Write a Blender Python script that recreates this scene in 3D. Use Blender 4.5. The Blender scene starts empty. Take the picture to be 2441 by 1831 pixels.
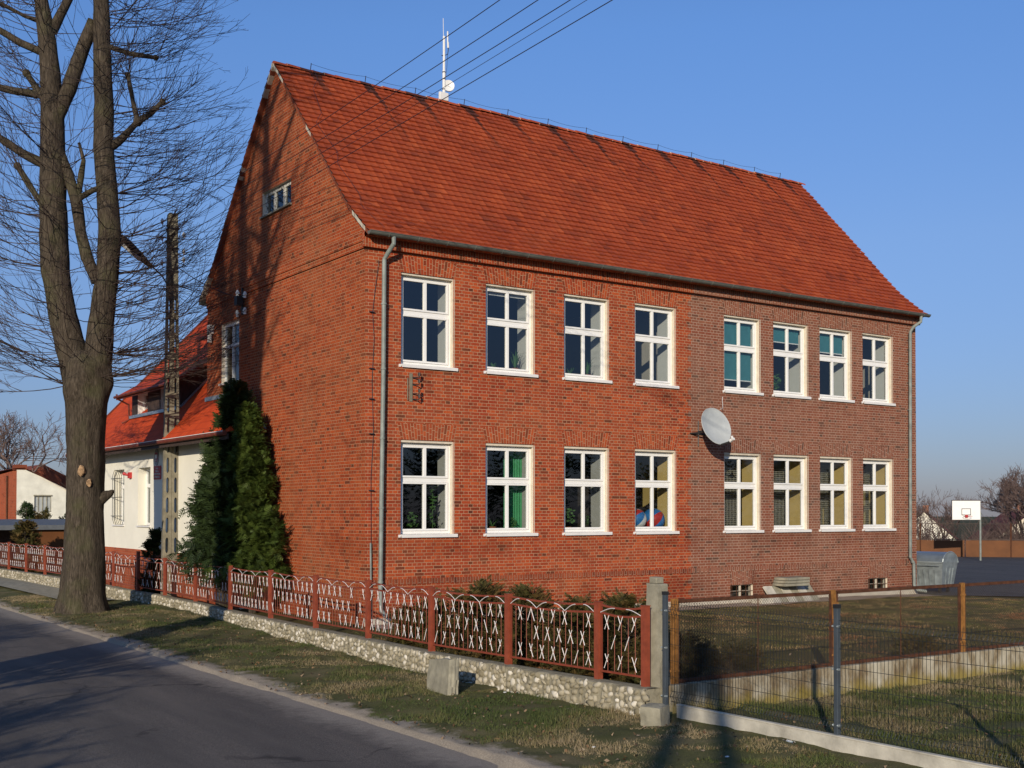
import bpy, math, random
import numpy as np
from mathutils import Vector, noise
random.seed(7); NR = np.random.default_rng(7)
R = math.radians
C = bpy.context.scene.collection
S = bpy.context.scene

# ---------------------------------------------------------------- camera, light, exposure
cam = bpy.data.cameras.new('camera'); co = bpy.data.objects.new('camera', cam); C.objects.link(co)
yaw, pitch, roll = R(34.736), R(1.024), R(0.055)
fw = Vector((math.sin(yaw)*math.cos(pitch), math.cos(yaw)*math.cos(pitch), math.sin(pitch)))
rt = Vector((math.cos(yaw), -math.sin(yaw), 0)); up = rt.cross(fw)
rt2 = rt*math.cos(roll)+up*math.sin(roll); up2 = up*math.cos(roll)-rt*math.sin(roll)
from mathutils import Matrix
co.matrix_world = Matrix(((rt2.x, up2.x, -fw.x, -12.745), (rt2.y, up2.y, -fw.y, -24.261), (rt2.z, up2.z, -fw.z, 2.85), (0, 0, 0, 1)))
cam.lens = 41.846; cam.sensor_width = 36; cam.shift_y = 0.1025; cam.clip_start = .1; cam.clip_end = 3000
S.camera = co
SUN_EL = R(16.5)
w = bpy.data.worlds.new('World'); S.world = w; w.use_nodes = True
nt = w.node_tree; bg = nt.nodes['Background']; sky = nt.nodes.new('ShaderNodeTexSky')
sky.sky_type = 'NISHITA'; sky.sun_disc = False; sky.sun_elevation = SUN_EL
sky.sun_rotation = R(225.3); sky.air_density = 1.0; sky.dust_density = 0.3; sky.ozone_density = 2.2; sky.altitude = 0
# clear winter sky: deep blue above, greyer and dimmer in the haze band at the horizon
tcw = nt.nodes.new('ShaderNodeTexCoord'); sxw = nt.nodes.new('ShaderNodeSeparateXYZ'); nt.links.new(tcw.outputs['Generated'], sxw.inputs[0])
rw = nt.nodes.new('ShaderNodeValToRGB'); cr_ = rw.color_ramp
for _ in range(3): cr_.elements.new(.5)
for e_, (p_, c_) in zip(cr_.elements, ((0, (.30, .33, .58, 1)), (.07, (.40, .45, .70, 1)), (.215, (.62, .70, .95, 1)), (.375, (.67, .88, 1.24, 1)), (.9, (.7, 1.0, 1.4, 1)))): e_.position = p_; e_.color = c_
nt.links.new(sxw.outputs[2], rw.inputs[0]); mw = nt.nodes.new('ShaderNodeMix'); mw.data_type = 'RGBA'; mw.blend_type = 'MULTIPLY'; mw.inputs[0].default_value = 1
nt.links.new(sky.outputs[0], mw.inputs[6]); nt.links.new(rw.outputs[0], mw.inputs[7])
nt.links.new(mw.outputs[2], bg.inputs[0]); bg.inputs[1].default_value = 0.12
sl = bpy.data.lights.new('sun', 'SUN'); so = bpy.data.objects.new('sun', sl); C.objects.link(so)
sl.energy = 4.4; sl.angle = R(0.53); sl.color = (1.0, .88, .72)
sd = Vector((math.sin(R(45.3))*math.cos(SUN_EL), math.cos(R(45.3))*math.cos(SUN_EL), -math.sin(SUN_EL)))
so.rotation_euler = sd.to_track_quat('-Z', 'Y').to_euler()
S.view_settings.view_transform = 'Standard'; S.view_settings.look = 'None'
S.view_settings.exposure = 0.0; S.view_settings.gamma = 1.0
S.render.engine = 'CYCLES'
S.cycles.max_bounces = 6; S.cycles.transparent_max_bounces = 16

# ---------------------------------------------------------------- materials
def lin(r, g, b):
    f = lambda c: (c/255)/12.92 if c/255 <= .04045 else ((c/255+.055)/1.055)**2.4
    return (f(r), f(g), f(b), 1)
MAT = {}
class NM:
    def __init__(s, name, rough=.8, spec=.3, metal=0):
        s.m = bpy.data.materials.new(name); s.m.use_nodes = True; s.t = s.m.node_tree
        s.b = s.t.nodes['Principled BSDF']; s.b.inputs['Roughness'].default_value = rough
        s.b.inputs['Specular IOR Level'].default_value = spec; s.b.inputs['Metallic'].default_value = metal
        MAT[name] = s.m
    def n(s, ty, **kw):
        x = s.t.nodes.new(ty)
        for k, v in kw.items():
            if k.startswith('i_'): x.inputs[int(k[2:]) if k[2:].isdigit() else k[2:].replace('_', ' ')].default_value = v
            else: setattr(x, k, v)
        return x
    def l(s, a, b): s.t.links.new(a, b)
    def co(s, kind='Object', scale=(1, 1, 1)):
        tc = s.n('ShaderNodeTexCoord'); mp = s.n('ShaderNodeMapping'); mp.inputs['Scale'].default_value = scale
        s.l(tc.outputs[kind], mp.inputs[0]); return mp.outputs[0]
    def noise(s, vec, scale, detail=4, rough=.55, dist=0):
        x = s.n('ShaderNodeTexNoise'); x.inputs['Scale'].default_value = scale; x.inputs['Detail'].default_value = detail
        x.inputs['Roughness'].default_value = rough; x.inputs['Distortion'].default_value = dist
        if vec is not None: s.l(vec, x.inputs['Vector'])
        return x.outputs[0]
    def ramp(s, fac, stops, interp='LINEAR'):
        x = s.n('ShaderNodeValToRGB'); cr = x.color_ramp; cr.interpolation = interp
        while len(cr.elements) < len(stops): cr.elements.new(.5)
        for e, (p, c) in zip(cr.elements, stops): e.position = p; e.color = c if len(c) == 4 else (*c, 1)
        s.l(fac, x.inputs[0]); return x.outputs[0]
    def mix(s, fac, a, b, mode='MIX'):
        x = s.n('ShaderNodeMix', data_type='RGBA', blend_type=mode)
        for sock, v in ((x.inputs[0], fac), (x.inputs[6], a), (x.inputs[7], b)):
            if isinstance(v, (int, float)): sock.default_value = v
            elif isinstance(v, tuple): sock.default_value = v if len(v) == 4 else (*v, 1)
            else: s.l(v, sock)
        return x.outputs[2]
    def math(s, op, a, b=0.0, c=0.0):
        x = s.n('ShaderNodeMath', operation=op)
        for i, v in enumerate((a, b, c)):
            if isinstance(v, (int, float)): x.inputs[i].default_value = v
            else: s.l(v, x.inputs[i])
        return x.outputs[0]
    def attr(s, name):
        x = s.n('ShaderNodeAttribute'); x.attribute_name = name; return x
    def color(s, c):
        if isinstance(c, tuple): s.b.inputs['Base Color'].default_value = c if len(c) == 4 else (*c, 1)
        else: s.l(c, s.b.inputs['Base Color'])
        return s
    def bump(s, h, strength=.3, dist=.02):
        x = s.n('ShaderNodeBump'); x.inputs['Strength'].default_value = strength; x.inputs['Distance'].default_value = dist
        s.l(h, x.inputs['Height']); s.l(x.outputs[0], s.b.inputs['Normal']); return s

def plain(name, c, rough=.7, spec=.3, metal=0, var=.25, scale=6, bump=0, bscale=40):
    m = NM(name, rough, spec, metal); v = m.co()
    n1 = m.noise(v, scale, 5, .6)
    lo = tuple(x*(1-var) for x in c[:3]); hi = tuple(min(1, x*(1+var)) for x in c[:3])
    m.color(m.ramp(n1, [(.3, lo), (.7, hi)]))
    if bump: m.bump(m.noise(v, bscale, 4, .6), bump, .01)
    return m.m

def brick(name, cols, mortar, wear=(.5, .12, .04), scalex=1., zone=None, mortar2=None):
    """brick courses of 7.7 cm laid out in metres on UV; English bond by squash"""
    m = NM(name, .85, .2); tc = m.n('ShaderNodeTexCoord'); uv = tc.outputs['UV']
    wob = m.n('ShaderNodeTexNoise'); wob.inputs['Scale'].default_value = 3; m.l(uv, wob.inputs['Vector'])
    add = m.n('ShaderNodeVectorMath', operation='MULTIPLY_ADD'); m.l(wob.outputs['Color'], add.inputs[0]); add.inputs[1].default_value = (.006, .006, 0); m.l(uv, add.inputs[2])
    bt = m.n('ShaderNodeTexBrick'); bt.offset = .5; bt.offset_frequency = 2; bt.squash = .5; bt.squash_frequency = 2
    m.l(add.outputs[0], bt.inputs['Vector'])
    for k, v in (('Color1', (0, 0, 0, 1)), ('Color2', (1, 1, 1, 1)), ('Mortar', (.5, .5, .5, 1)), ('Scale', 1), ('Mortar Size', .0068), ('Mortar Smooth', .2), ('Bias', 0), ('Brick Width', .26), ('Row Height', .077)):
        bt.inputs[k].default_value = v
    per = m.ramp(bt.outputs['Color'], [(0, cols[0])]+[(.10+.9*i/(len(cols)-2), c) for i, c in enumerate(cols[1:])])
    ob = m.co()
    big = m.noise(ob, .55, 4, .6); fine = m.noise(ob, 22, 5, .65)
    c = m.mix(m.ramp(big, [(.38, (0, 0, 0)), (.72, (1, 1, 1))]), per, m.mix(.45, per, wear))
    c = m.mix(.35, c, m.ramp(fine, [(.25, (.35, .35, .35)), (.75, (1.5, 1.5, 1.5))]), 'MULTIPLY')
    mort = m.mix(m.ramp(m.noise(ob, 3, 4, .6), [(.45, (0, 0, 0)), (.75, (1, 1, 1))]), mortar, mortar2 or tuple(x*.6 for x in mortar[:3]))
    col = m.mix(m.math('MULTIPLY', bt.outputs['Fac'], .68), c, mort)
    # grime under sills and near the plinth: patches with their own shape
    st = m.ramp(m.noise(m.co('Object', (.7, .7, 1.6)), 1.3, 5, .65), [(.56, (1, 1, 1)), (.74, (.55, .5, .46))])
    col = m.mix(.8, col, st, 'MULTIPLY')
    # run-off below the two rows of sills, darker damp brick low on the wall
    sp = m.n('ShaderNodeSeparateXYZ'); m.l(ob, sp.inputs[0]); zz = m.math('ADD', sp.outputs[2], m.math('MULTIPLY', m.math('SUBTRACT', m.noise(ob, 1.8, 4), .5), .7))
    band = m.ramp(m.math('MULTIPLY', zz, .1), [(.0, (.7, .7, .7)), (.085, (.8, .8, .8)), (.125, (0, 0, 0)), (.165, (0, 0, 0)), (.205, (.75, .75, .75)), (.235, (0, 0, 0)), (.57, (0, 0, 0)), (.61, (.4, .4, .4)), (.635, (0, 0, 0))])
    pn = m.ramp(m.noise(m.co('Object', (1, 1, .3)), .9, 4), [(.38, (0, 0, 0)), (.6, (1, 1, 1))])
    col = m.mix(m.math('MULTIPLY', band, pn), col, m.mix(1.0, col, (.62, .56, .52, 1), 'MULTIPLY'))
    m.color(col)
    h = m.math('SUBTRACT', m.math('MULTIPLY', fine, .35), bt.outputs['Fac'])
    m.bump(h, .7, .006)
    return m.m

# brick tones (base colours)
brick('brick_red', [lin(88, 46, 32), lin(130, 54, 30), lin(152, 62, 34), lin(146, 56, 32), lin(164, 70, 36), lin(178, 78, 38)], (.52, .34, .20), (.33, .095, .035))
brick('brick_brown', [lin(84, 58, 46), lin(118, 72, 54), lin(136, 80, 58), lin(128, 70, 50), lin(142, 90, 66)], (.54, .39, .29), (.20, .115, .075))
brick('brick_orange', [lin(90, 46, 28), lin(132, 56, 28), lin(148, 62, 29), lin(156, 67, 31), lin(166, 76, 36)], (.46, .30, .17), (.27, .095, .036))
brick('brick_dark', [lin(70, 38, 28), lin(104, 50, 34), lin(120, 58, 38), lin(134, 64, 40)], (.38, .25, .17))
brick('brick_far', [lin(110, 56, 36), lin(150, 72, 44), lin(160, 80, 50)], (.35, .2, .13))

plain('white_frame', (.80, .79, .74), .35, .5, var=.03)
plain('render_cream', (.62, .55, .43), .85, .2, var=.12, scale=9, bump=.3)
plain('sill_white', (.72, .70, .66), .5, .4, var=.06)
plain('gutter_metal', (.10, .105, .09), .55, .4, .0, var=.25, scale=3)
plain('zinc_pipe', (.20, .225, .20), .55, .4, .0, var=.25, scale=5)
plain('concrete', (.27, .25, .185), .92, .15, var=.28, scale=5, bump=.5, bscale=60)
plain('pole_concrete', (.20, .18, .13), .92, .15, var=.3, scale=5, bump=.5, bscale=50)
plain('kerb_concrete', (.46, .43, .35), .9, .2, var=.3, scale=3, bump=.3)
plain('dark_metal', (.03, .03, .03), .5, .4, .3)
plain('fence_paint', (.24, .052, .024), .55, .4, var=.22, scale=8)
plain('fence_panel_paint', (.20, .042, .020), .55, .4, var=.22, scale=8)
plain('white_paint', (.62, .58, .56), .5, .4, var=.08)
plain('grey_post', (.055, .068, .080), .45, .5, .1, var=.15)
plain('rust_dark', (.085, .035, .018), .85, .2, var=.45, scale=12)
plain('rust_yellow', (.25, .115, .030), .8, .25, var=.4, scale=14)
plain('wire_grey', (.022, .028, .03), .5, .4, .2)
plain('wire_rust', (.06, .042, .028), .8, .2, .1)
plain('cable', (.025, .022, .03), .6, .3)
plain('dish_grey', (.42, .44, .42), .4, .5, var=.12, scale=2.5)
plain('porcelain', (.72, .72, .68), .25, .6, var=.04)
plain('render_white', (.76, .73, .61), .9, .15, var=.05, scale=1.2, bump=.15)
plain('shed_white', (.74, .72, .60), .9, .15, var=.14, scale=2.2, bump=.3)
plain('roof_red_eaves', (.15, .035, .018), .6, .3)
plain('wood_dark', (.055, .036, .028), .7, .3, var=.3, scale=9)
plain('flashing', (.32, .38, .42), .35, .5, .5, var=.12)
plain('sign_red', (.42, .03, .03), .5, .4, var=.06)
plain('sign_grey', (.30, .30, .30), .5, .4, var=.06)
plain('galvanised', (.32, .36, .36), .42, .5, .45, var=.3, scale=4)
plain('lid_blue', (.16, .19, .22), .4, .5, .3, var=.25, scale=3)
plain('brown_metal', (.125, .046, .013), .7, .3, var=.2, scale=1.5)
plain('felt_roof', (.11, .12, .13), .8, .3, var=.15)
plain('room_light', (.40, .37, .30), .9, .1, var=.05)
plain('room_yellow', (.44, .33, .12), .9, .1, var=.05)
plain('reveal_light', (.62, .62, .56), .9, .1, var=.03)
plain('reveal_yellow', (.60, .44, .17), .9, .1, var=.05)
plain('reveal_grey', (.42, .42, .38), .9, .1, var=.05)
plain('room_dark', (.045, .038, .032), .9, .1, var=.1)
plain('blind_teal', (.06, .22, .24), .8, .2, var=.08)
plain('curtain_green', (.08, .34, .15), .9, .1, var=.1)
plain('plant_green', (.06, .14, .03), .6, .3, var=.3, scale=20)
plain('pot_clay', (.35, .12, .05), .8, .2)
plain('toy_blue', (.03, .18, .45), .35, .5)
plain('toy_red', (.5, .04, .03), .35, .5)
plain('toy_white', (.7, .7, .66), .35, .5)
plain('toy_yellow', (.6, .5, .05), .4, .5)
plain('black_hole', (.015, .013, .012), .9, .1)
plain('roof_far', (.20, .055, .028), .85, .2, var=.3, scale=1)
plain('slate_far', (.07, .06, .06), .85, .2, var=.3, scale=1)
plain('mortar_pale', (.5, .45, .36), .95, .1, var=.2, scale=10, bump=.4)

# window glass: transparent with a mirror layer
def glass(name, refl, tint):
    m = NM(name); t = m.t; out = t.nodes['Material Output']
    tr = m.n('ShaderNodeBsdfTransparent'); tr.inputs[0].default_value = tint
    gl = m.n('ShaderNodeBsdfGlossy'); gl.inputs[0].default_value = (.9, .95, 1, 1); gl.inputs['Roughness'].default_value = .015
    ge = m.n('ShaderNodeNewGeometry'); dt = m.n('ShaderNodeVectorMath', operation='DOT_PRODUCT'); m.l(ge.outputs['Normal'], dt.inputs[0]); m.l(ge.outputs['Incoming'], dt.inputs[1])
    k = m.math('POWER', m.math('SUBTRACT', 1, m.math('ABSOLUTE', dt.outputs['Value'])), 5)
    f = m.math('ADD', m.math('MULTIPLY', k, .85), refl)
    mx = m.n('ShaderNodeMixShader'); m.l(f, mx.inputs[0]); m.l(tr.outputs[0], mx.inputs[1]); m.l(gl.outputs[0], mx.inputs[2])
    bm = m.n('ShaderNodeBump'); bm.inputs['Strength'].default_value = .02; m.l(m.noise(m.co(), 2.5, 2), bm.inputs['Height']); m.l(bm.outputs[0], gl.inputs['Normal'])
    m.l(mx.outputs[0], out.inputs[0]); return m.m
glass('window_glass', .11, (.75, .78, .78, 1))
glass('bottle_plastic', .2, (.85, .9, .9, 1))

# roof tiles: tint attribute per tile
def tile_mat(name, cols, dark):
    m = NM(name, .75, .3); a = m.attr('tint'); sep = m.n('ShaderNodeSeparateColor'); m.l(a.outputs['Color'], sep.inputs[0])
    c = m.ramp(sep.outputs[0], [(i/(len(cols)-1), x) for i, x in enumerate(cols)])
    ob = m.co(); n1 = m.noise(ob, 1.2, 5, .6); n2 = m.noise(ob, 30, 4, .6)
    c = m.mix(m.ramp(n1, [(.5, (0, 0, 0)), (.8, (.35, .35, .35))]), c, dark)
    c = m.mix(.3, c, m.ramp(n2, [(.3, (.5, .5, .5)), (.7, (1.3, 1.3, 1.3))]), 'MULTIPLY')
    c = m.mix(sep.outputs[1], c, (.018, .014, .012))
    m.color(c); m.bump(n2, .3, .004); return m.m
tile_mat('roof_tile', [lin(122, 52, 28), lin(146, 62, 31), lin(158, 70, 34), lin(170, 80, 40)], (.19, .06, .024, 1))
tile_mat('ridge_tile', [lin(140, 60, 36), lin(170, 80, 46), lin(150, 66, 40)], (.18, .07, .03, 1))
def annex_tile():
    m = NM('annex_tile', .8, .2); tc = m.n('ShaderNodeTexCoord'); bt = m.n('ShaderNodeTexBrick'); bt.offset = 0; m.l(tc.outputs['UV'], bt.inputs[0])
    for k, v in (('Color1', (0, 0, 0, 1)), ('Color2', (1, 1, 1, 1)), ('Scale', 1), ('Mortar Size', .012), ('Mortar Smooth', .6), ('Brick Width', .22), ('Row Height', .3)): bt.inputs[k].default_value = v
    c = m.ramp(bt.outputs[0], [(0, lin(176, 62, 22)), (1, lin(192, 72, 28))])
    c = m.mix(m.math('MULTIPLY', bt.outputs['Fac'], .45), c, (.2, .03, .01, 1)); m.color(c)
    m.bump(m.math('SUBTRACT', 1, bt.outputs['Fac']), .5, .02)
annex_tile()
# asphalt
def asphalt(name, base, sandy=True):
    m = NM(name, .88, .25); ob = m.co(); f = m.noise(ob, 90, 3, .7); b = m.noise(ob, .35, 5, .6); g = m.noise(ob, 6, 5, .7)
    c = m.ramp(f, [(.34, tuple(x*.4 for x in base)), (.52, base), (.62, tuple(x*1.3 for x in base)), (.74, tuple(x*3.0 for x in base))])
    c = m.mix(.75, c, m.ramp(m.noise(m.co('Object', (1.6, .25, 1)), .8, 6, .65), [(.3, (.60, .60, .62)), (.5, (.95, .94, .93)), (.7, (1.35, 1.30, 1.25))]), 'MULTIPLY')
    vor = m.n('ShaderNodeTexVoronoi', feature='DISTANCE_TO_EDGE'); vor.inputs['Scale'].default_value = .42
    wv = m.n('ShaderNodeVectorMath', operation='MULTIPLY_ADD'); nz = m.n('ShaderNodeTexNoise'); nz.inputs['Scale'].default_value = 1.2; nz.inputs['Detail'].default_value = 6; m.l(ob, nz.inputs[0])
    m.l(nz.outputs['Color'], wv.inputs[0]); wv.inputs[1].default_value = (1.2, 1.2, 0); m.l(ob, wv.inputs[2]); m.l(wv.outputs[0], vor.inputs[0])
    crack = m.ramp(vor.outputs[0], [(.0, (1, 1, 1)), (.016, (0, 0, 0))])
    crack = m.mix(m.ramp(m.noise(ob, .5, 2), [(.5, (0, 0, 0)), (.6, (1, 1, 1))]), (0, 0, 0, 1), crack)
    c = m.mix(m.math('MULTIPLY', crack, .7), c, (.012, .011, .01, 1))
    if sandy:
        sep = m.n('ShaderNodeSeparateXYZ'); m.l(ob, sep.inputs[0])
        e = m.math('ADD', sep.outputs[0], m.math('MULTIPLY', m.math('SUBTRACT', g, .5), .8))
        e = m.math('ADD', e, m.math('MULTIPLY', m.math('SUBTRACT', b, .5), 1.1))
        c = m.mix(m.ramp(m.math('ADD', e, 5.62+.5), [(.25, (0, 0, 0)), (.75, (.85, .85, .85))]), c, m.ramp(f, [(.3, (.18, .15, .115)), (.7, (.38, .33, .26))]))
    m.color(c); m.bump(f, .35, .004)
asphalt('asphalt', (.112, .098, .082)); asphalt('yard_asphalt', (.075, .068, .062), False)
# soils
def soil(name, stops, sand=False, sc=1.2):
    m = NM(name, .95, .1); ob = m.co(); a = m.noise(ob, sc, 6, .65, .4); f = m.noise(ob, 45, 4, .75)
    c = m.ramp(a, stops); c = m.mix(.55, c, m.ramp(f, [(.3, (.45, .45, .45)), (.7, (1.5, 1.5, 1.5))]), 'MULTIPLY')
    if sand:
        sep = m.n('ShaderNodeSeparateXYZ'); m.l(ob, sep.inputs[0]); g = m.noise(ob, 1.6, 6, .7)
        e = m.math('ADD', sep.outputs[0], m.math('MULTIPLY', m.math('SUBTRACT', g, .5), 1.5))
        c = m.mix(m.ramp(m.math('ADD', m.math('MULTIPLY', e, .8), 4.86*.8+.5), [(.40, (1, 1, 1)), (.62, (0, 0, 0))]), c, m.mix(.8, (.36, .30, .22, 1), m.ramp(f, [(.3, (.6, .6, .6)), (.7, (1.3, 1.3, 1.3))]), 'MULTIPLY'))
    m.color(c); m.bump(f, .6, .02)
soil('verge_soil', [(.3, (.075, .08, .028)), (.5, (.105, .10, .04)), (.66, (.15, .125, .062)), (.8, (.20, .16, .095))], True)
soil('lawn_soil', [(.3, (.055, .055, .018)), (.5, (.10, .088, .03)), (.7, (.15, .11, .045)), (.85, (.12, .06, .03))], False, .9)
soil('field_soil', [(.3, (.05, .055, .02)), (.6, (.09, .08, .035)), (.8, (.13, .10, .05))], False, .3)
soil('sand', [(.3, (.28, .22, .16)), (.7, (.42, .34, .25))], False, 3)
# leaves/blades with tint attribute
def leafmat(name, cols, rough=.6, trans=.0):
    m = NM(name, rough, .25); a = m.attr('tint'); sep = m.n('ShaderNodeSeparateColor'); m.l(a.outputs['Color'], sep.inputs[0])
    m.color(m.ramp(sep.outputs[0], [(i/(len(cols)-1), x) for i, x in enumerate(cols)])); return m.m
leafmat('grass_blade', [(.050, .070, .016), (.072, .088, .024), (.11, .105, .038), (.17, .135, .065), (.25, .195, .11)], .7)
leafmat('dry_blade', [(.07, .08, .02), (.13, .11, .035), (.19, .14, .055), (.25, .17, .08), (.2, .09, .04)], .8)
leafmat('leaf_litter', [(.05, .03, .015), (.12, .065, .03), (.20, .12, .06), (.32, .25, .16)], .8)
leafmat('conifer_dark', [(.012, .022, .006), (.022, .038, .009), (.035, .055, .012)], .65)
leafmat('conifer_light', [(.022, .038, .006), (.045, .070, .010), (.075, .10, .016)], .65)
leafmat('thuja_brown', [(.03, .035, .008), (.055, .05, .012), (.085, .06, .018), (.12, .07, .02)], .8)
leafmat('shrub_far', [(.05, .035, .025), (.07, .05, .03), (.10, .065, .04)], .9)
def bark(name, base, sc=1.):
    m = NM(name, .95, .1); v = m.co('Object', (7*sc, 7*sc, 1.1*sc)); a = m.noise(v, 3.2, 7, .7, .6); b = m.noise(m.co(), 1.4, 4)
    c = m.ramp(a, [(.32, tuple(x*.3 for x in base)), (.55, base), (.75, tuple(x*1.9 for x in base))])
    c = m.mix(m.ramp(b, [(.5, (0, 0, 0)), (.75, (.35, .35, .35))]), c, (.10, .11, .04, 1)); m.color(c); m.bump(a, 1.0, .05)
bark('bark', (.078, .062, .045)); 
plain('twig', (.065, .046, .038), .8, .2, var=.25)
plain('twig_far', (.15, .105, .09), .9, .1, var=.25)
plain('wood_cut', (.34, .22, .12), .9, .1, var=.4, scale=14)
# stone wall of field stones
def stonewall():
    m = NM('field_stone', .9, .15); ob = m.co(); nz = m.n('ShaderNodeTexNoise'); nz.inputs['Scale'].default_value = 6; m.l(ob, nz.inputs[0])
    wv = m.n('ShaderNodeVectorMath', operation='MULTIPLY_ADD'); m.l(nz.outputs['Color'], wv.inputs[0]); wv.inputs[1].default_value = (.12, .12, .12); m.l(ob, wv.inputs[2])
    ve = m.n('ShaderNodeTexVoronoi', feature='DISTANCE_TO_EDGE'); vc = m.n('ShaderNodeTexVoronoi')
    for x in (ve, vc): x.inputs['Scale'].default_value = 8.5; m.l(wv.outputs[0], x.inputs[0])
    sep = m.n('ShaderNodeSeparateColor'); m.l(vc.outputs['Color'], sep.inputs[0]); f = m.noise(ob, 30, 5, .7)
    st = m.ramp(sep.outputs[0], [(.0, (.26, .23, .15)), (.4, (.36, .32, .22)), (.65, (.52, .47, .35)), (1, (.70, .66, .56))])
    c = m.mix(m.ramp(m.math('ADD', ve.outputs[0], m.math('MULTIPLY', sep.outputs[1], -.06)), [(.02, (1, 1, 1)), (.13, (0, 0, 0))]), st, (.30, .265, .18, 1))
    c = m.mix(.5, c, m.ramp(f, [(.3, (.6, .6, .6)), (.7, (1.3, 1.3, 1.3))]), 'MULTIPLY'); m.color(c)
    h = m.math('ADD', m.math('MINIMUM', ve.outputs[0], .16), m.math('MULTIPLY', f, .06)); m.bump(h, .9, .10)
stonewall()
leafmat('stone_face', [(.17, .145, .09), (.25, .22, .15), (.34, .30, .21), (.46, .42, .33), (.62, .58, .49)], .9)
plain('wall_mortar', (.24, .215, .15), .95, .1, var=.3, scale=9, bump=.8, bscale=35)
def stainwall():
    m = NM('stained_wall', .9, .15); v = m.co('Object', (1.2, 1.2, .5)); a = m.noise(v, 2.0, 6, .7); b = m.noise(m.co(), 25, 4)
    c = m.ramp(a, [(.32, (.12, .075, .04)), (.44, (.22, .17, .10)), (.55, (.38, .335, .24)), (.7, (.52, .48, .37))])
    sp = m.n('ShaderNodeSeparateXYZ'); m.l(m.co(), sp.inputs[0])
    lo = m.ramp(m.math('ADD', sp.outputs[2], m.math('MULTIPLY', m.math('SUBTRACT', a, .5), .5)), [(.08, (1, 1, 1)), (.24, (0, 0, 0))])
    c = m.mix(m.math('MULTIPLY', lo, .8), c, (.26, .20, .045, 1)); m.color(c); m.bump(b, .3, .01)
stainwall()

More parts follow.
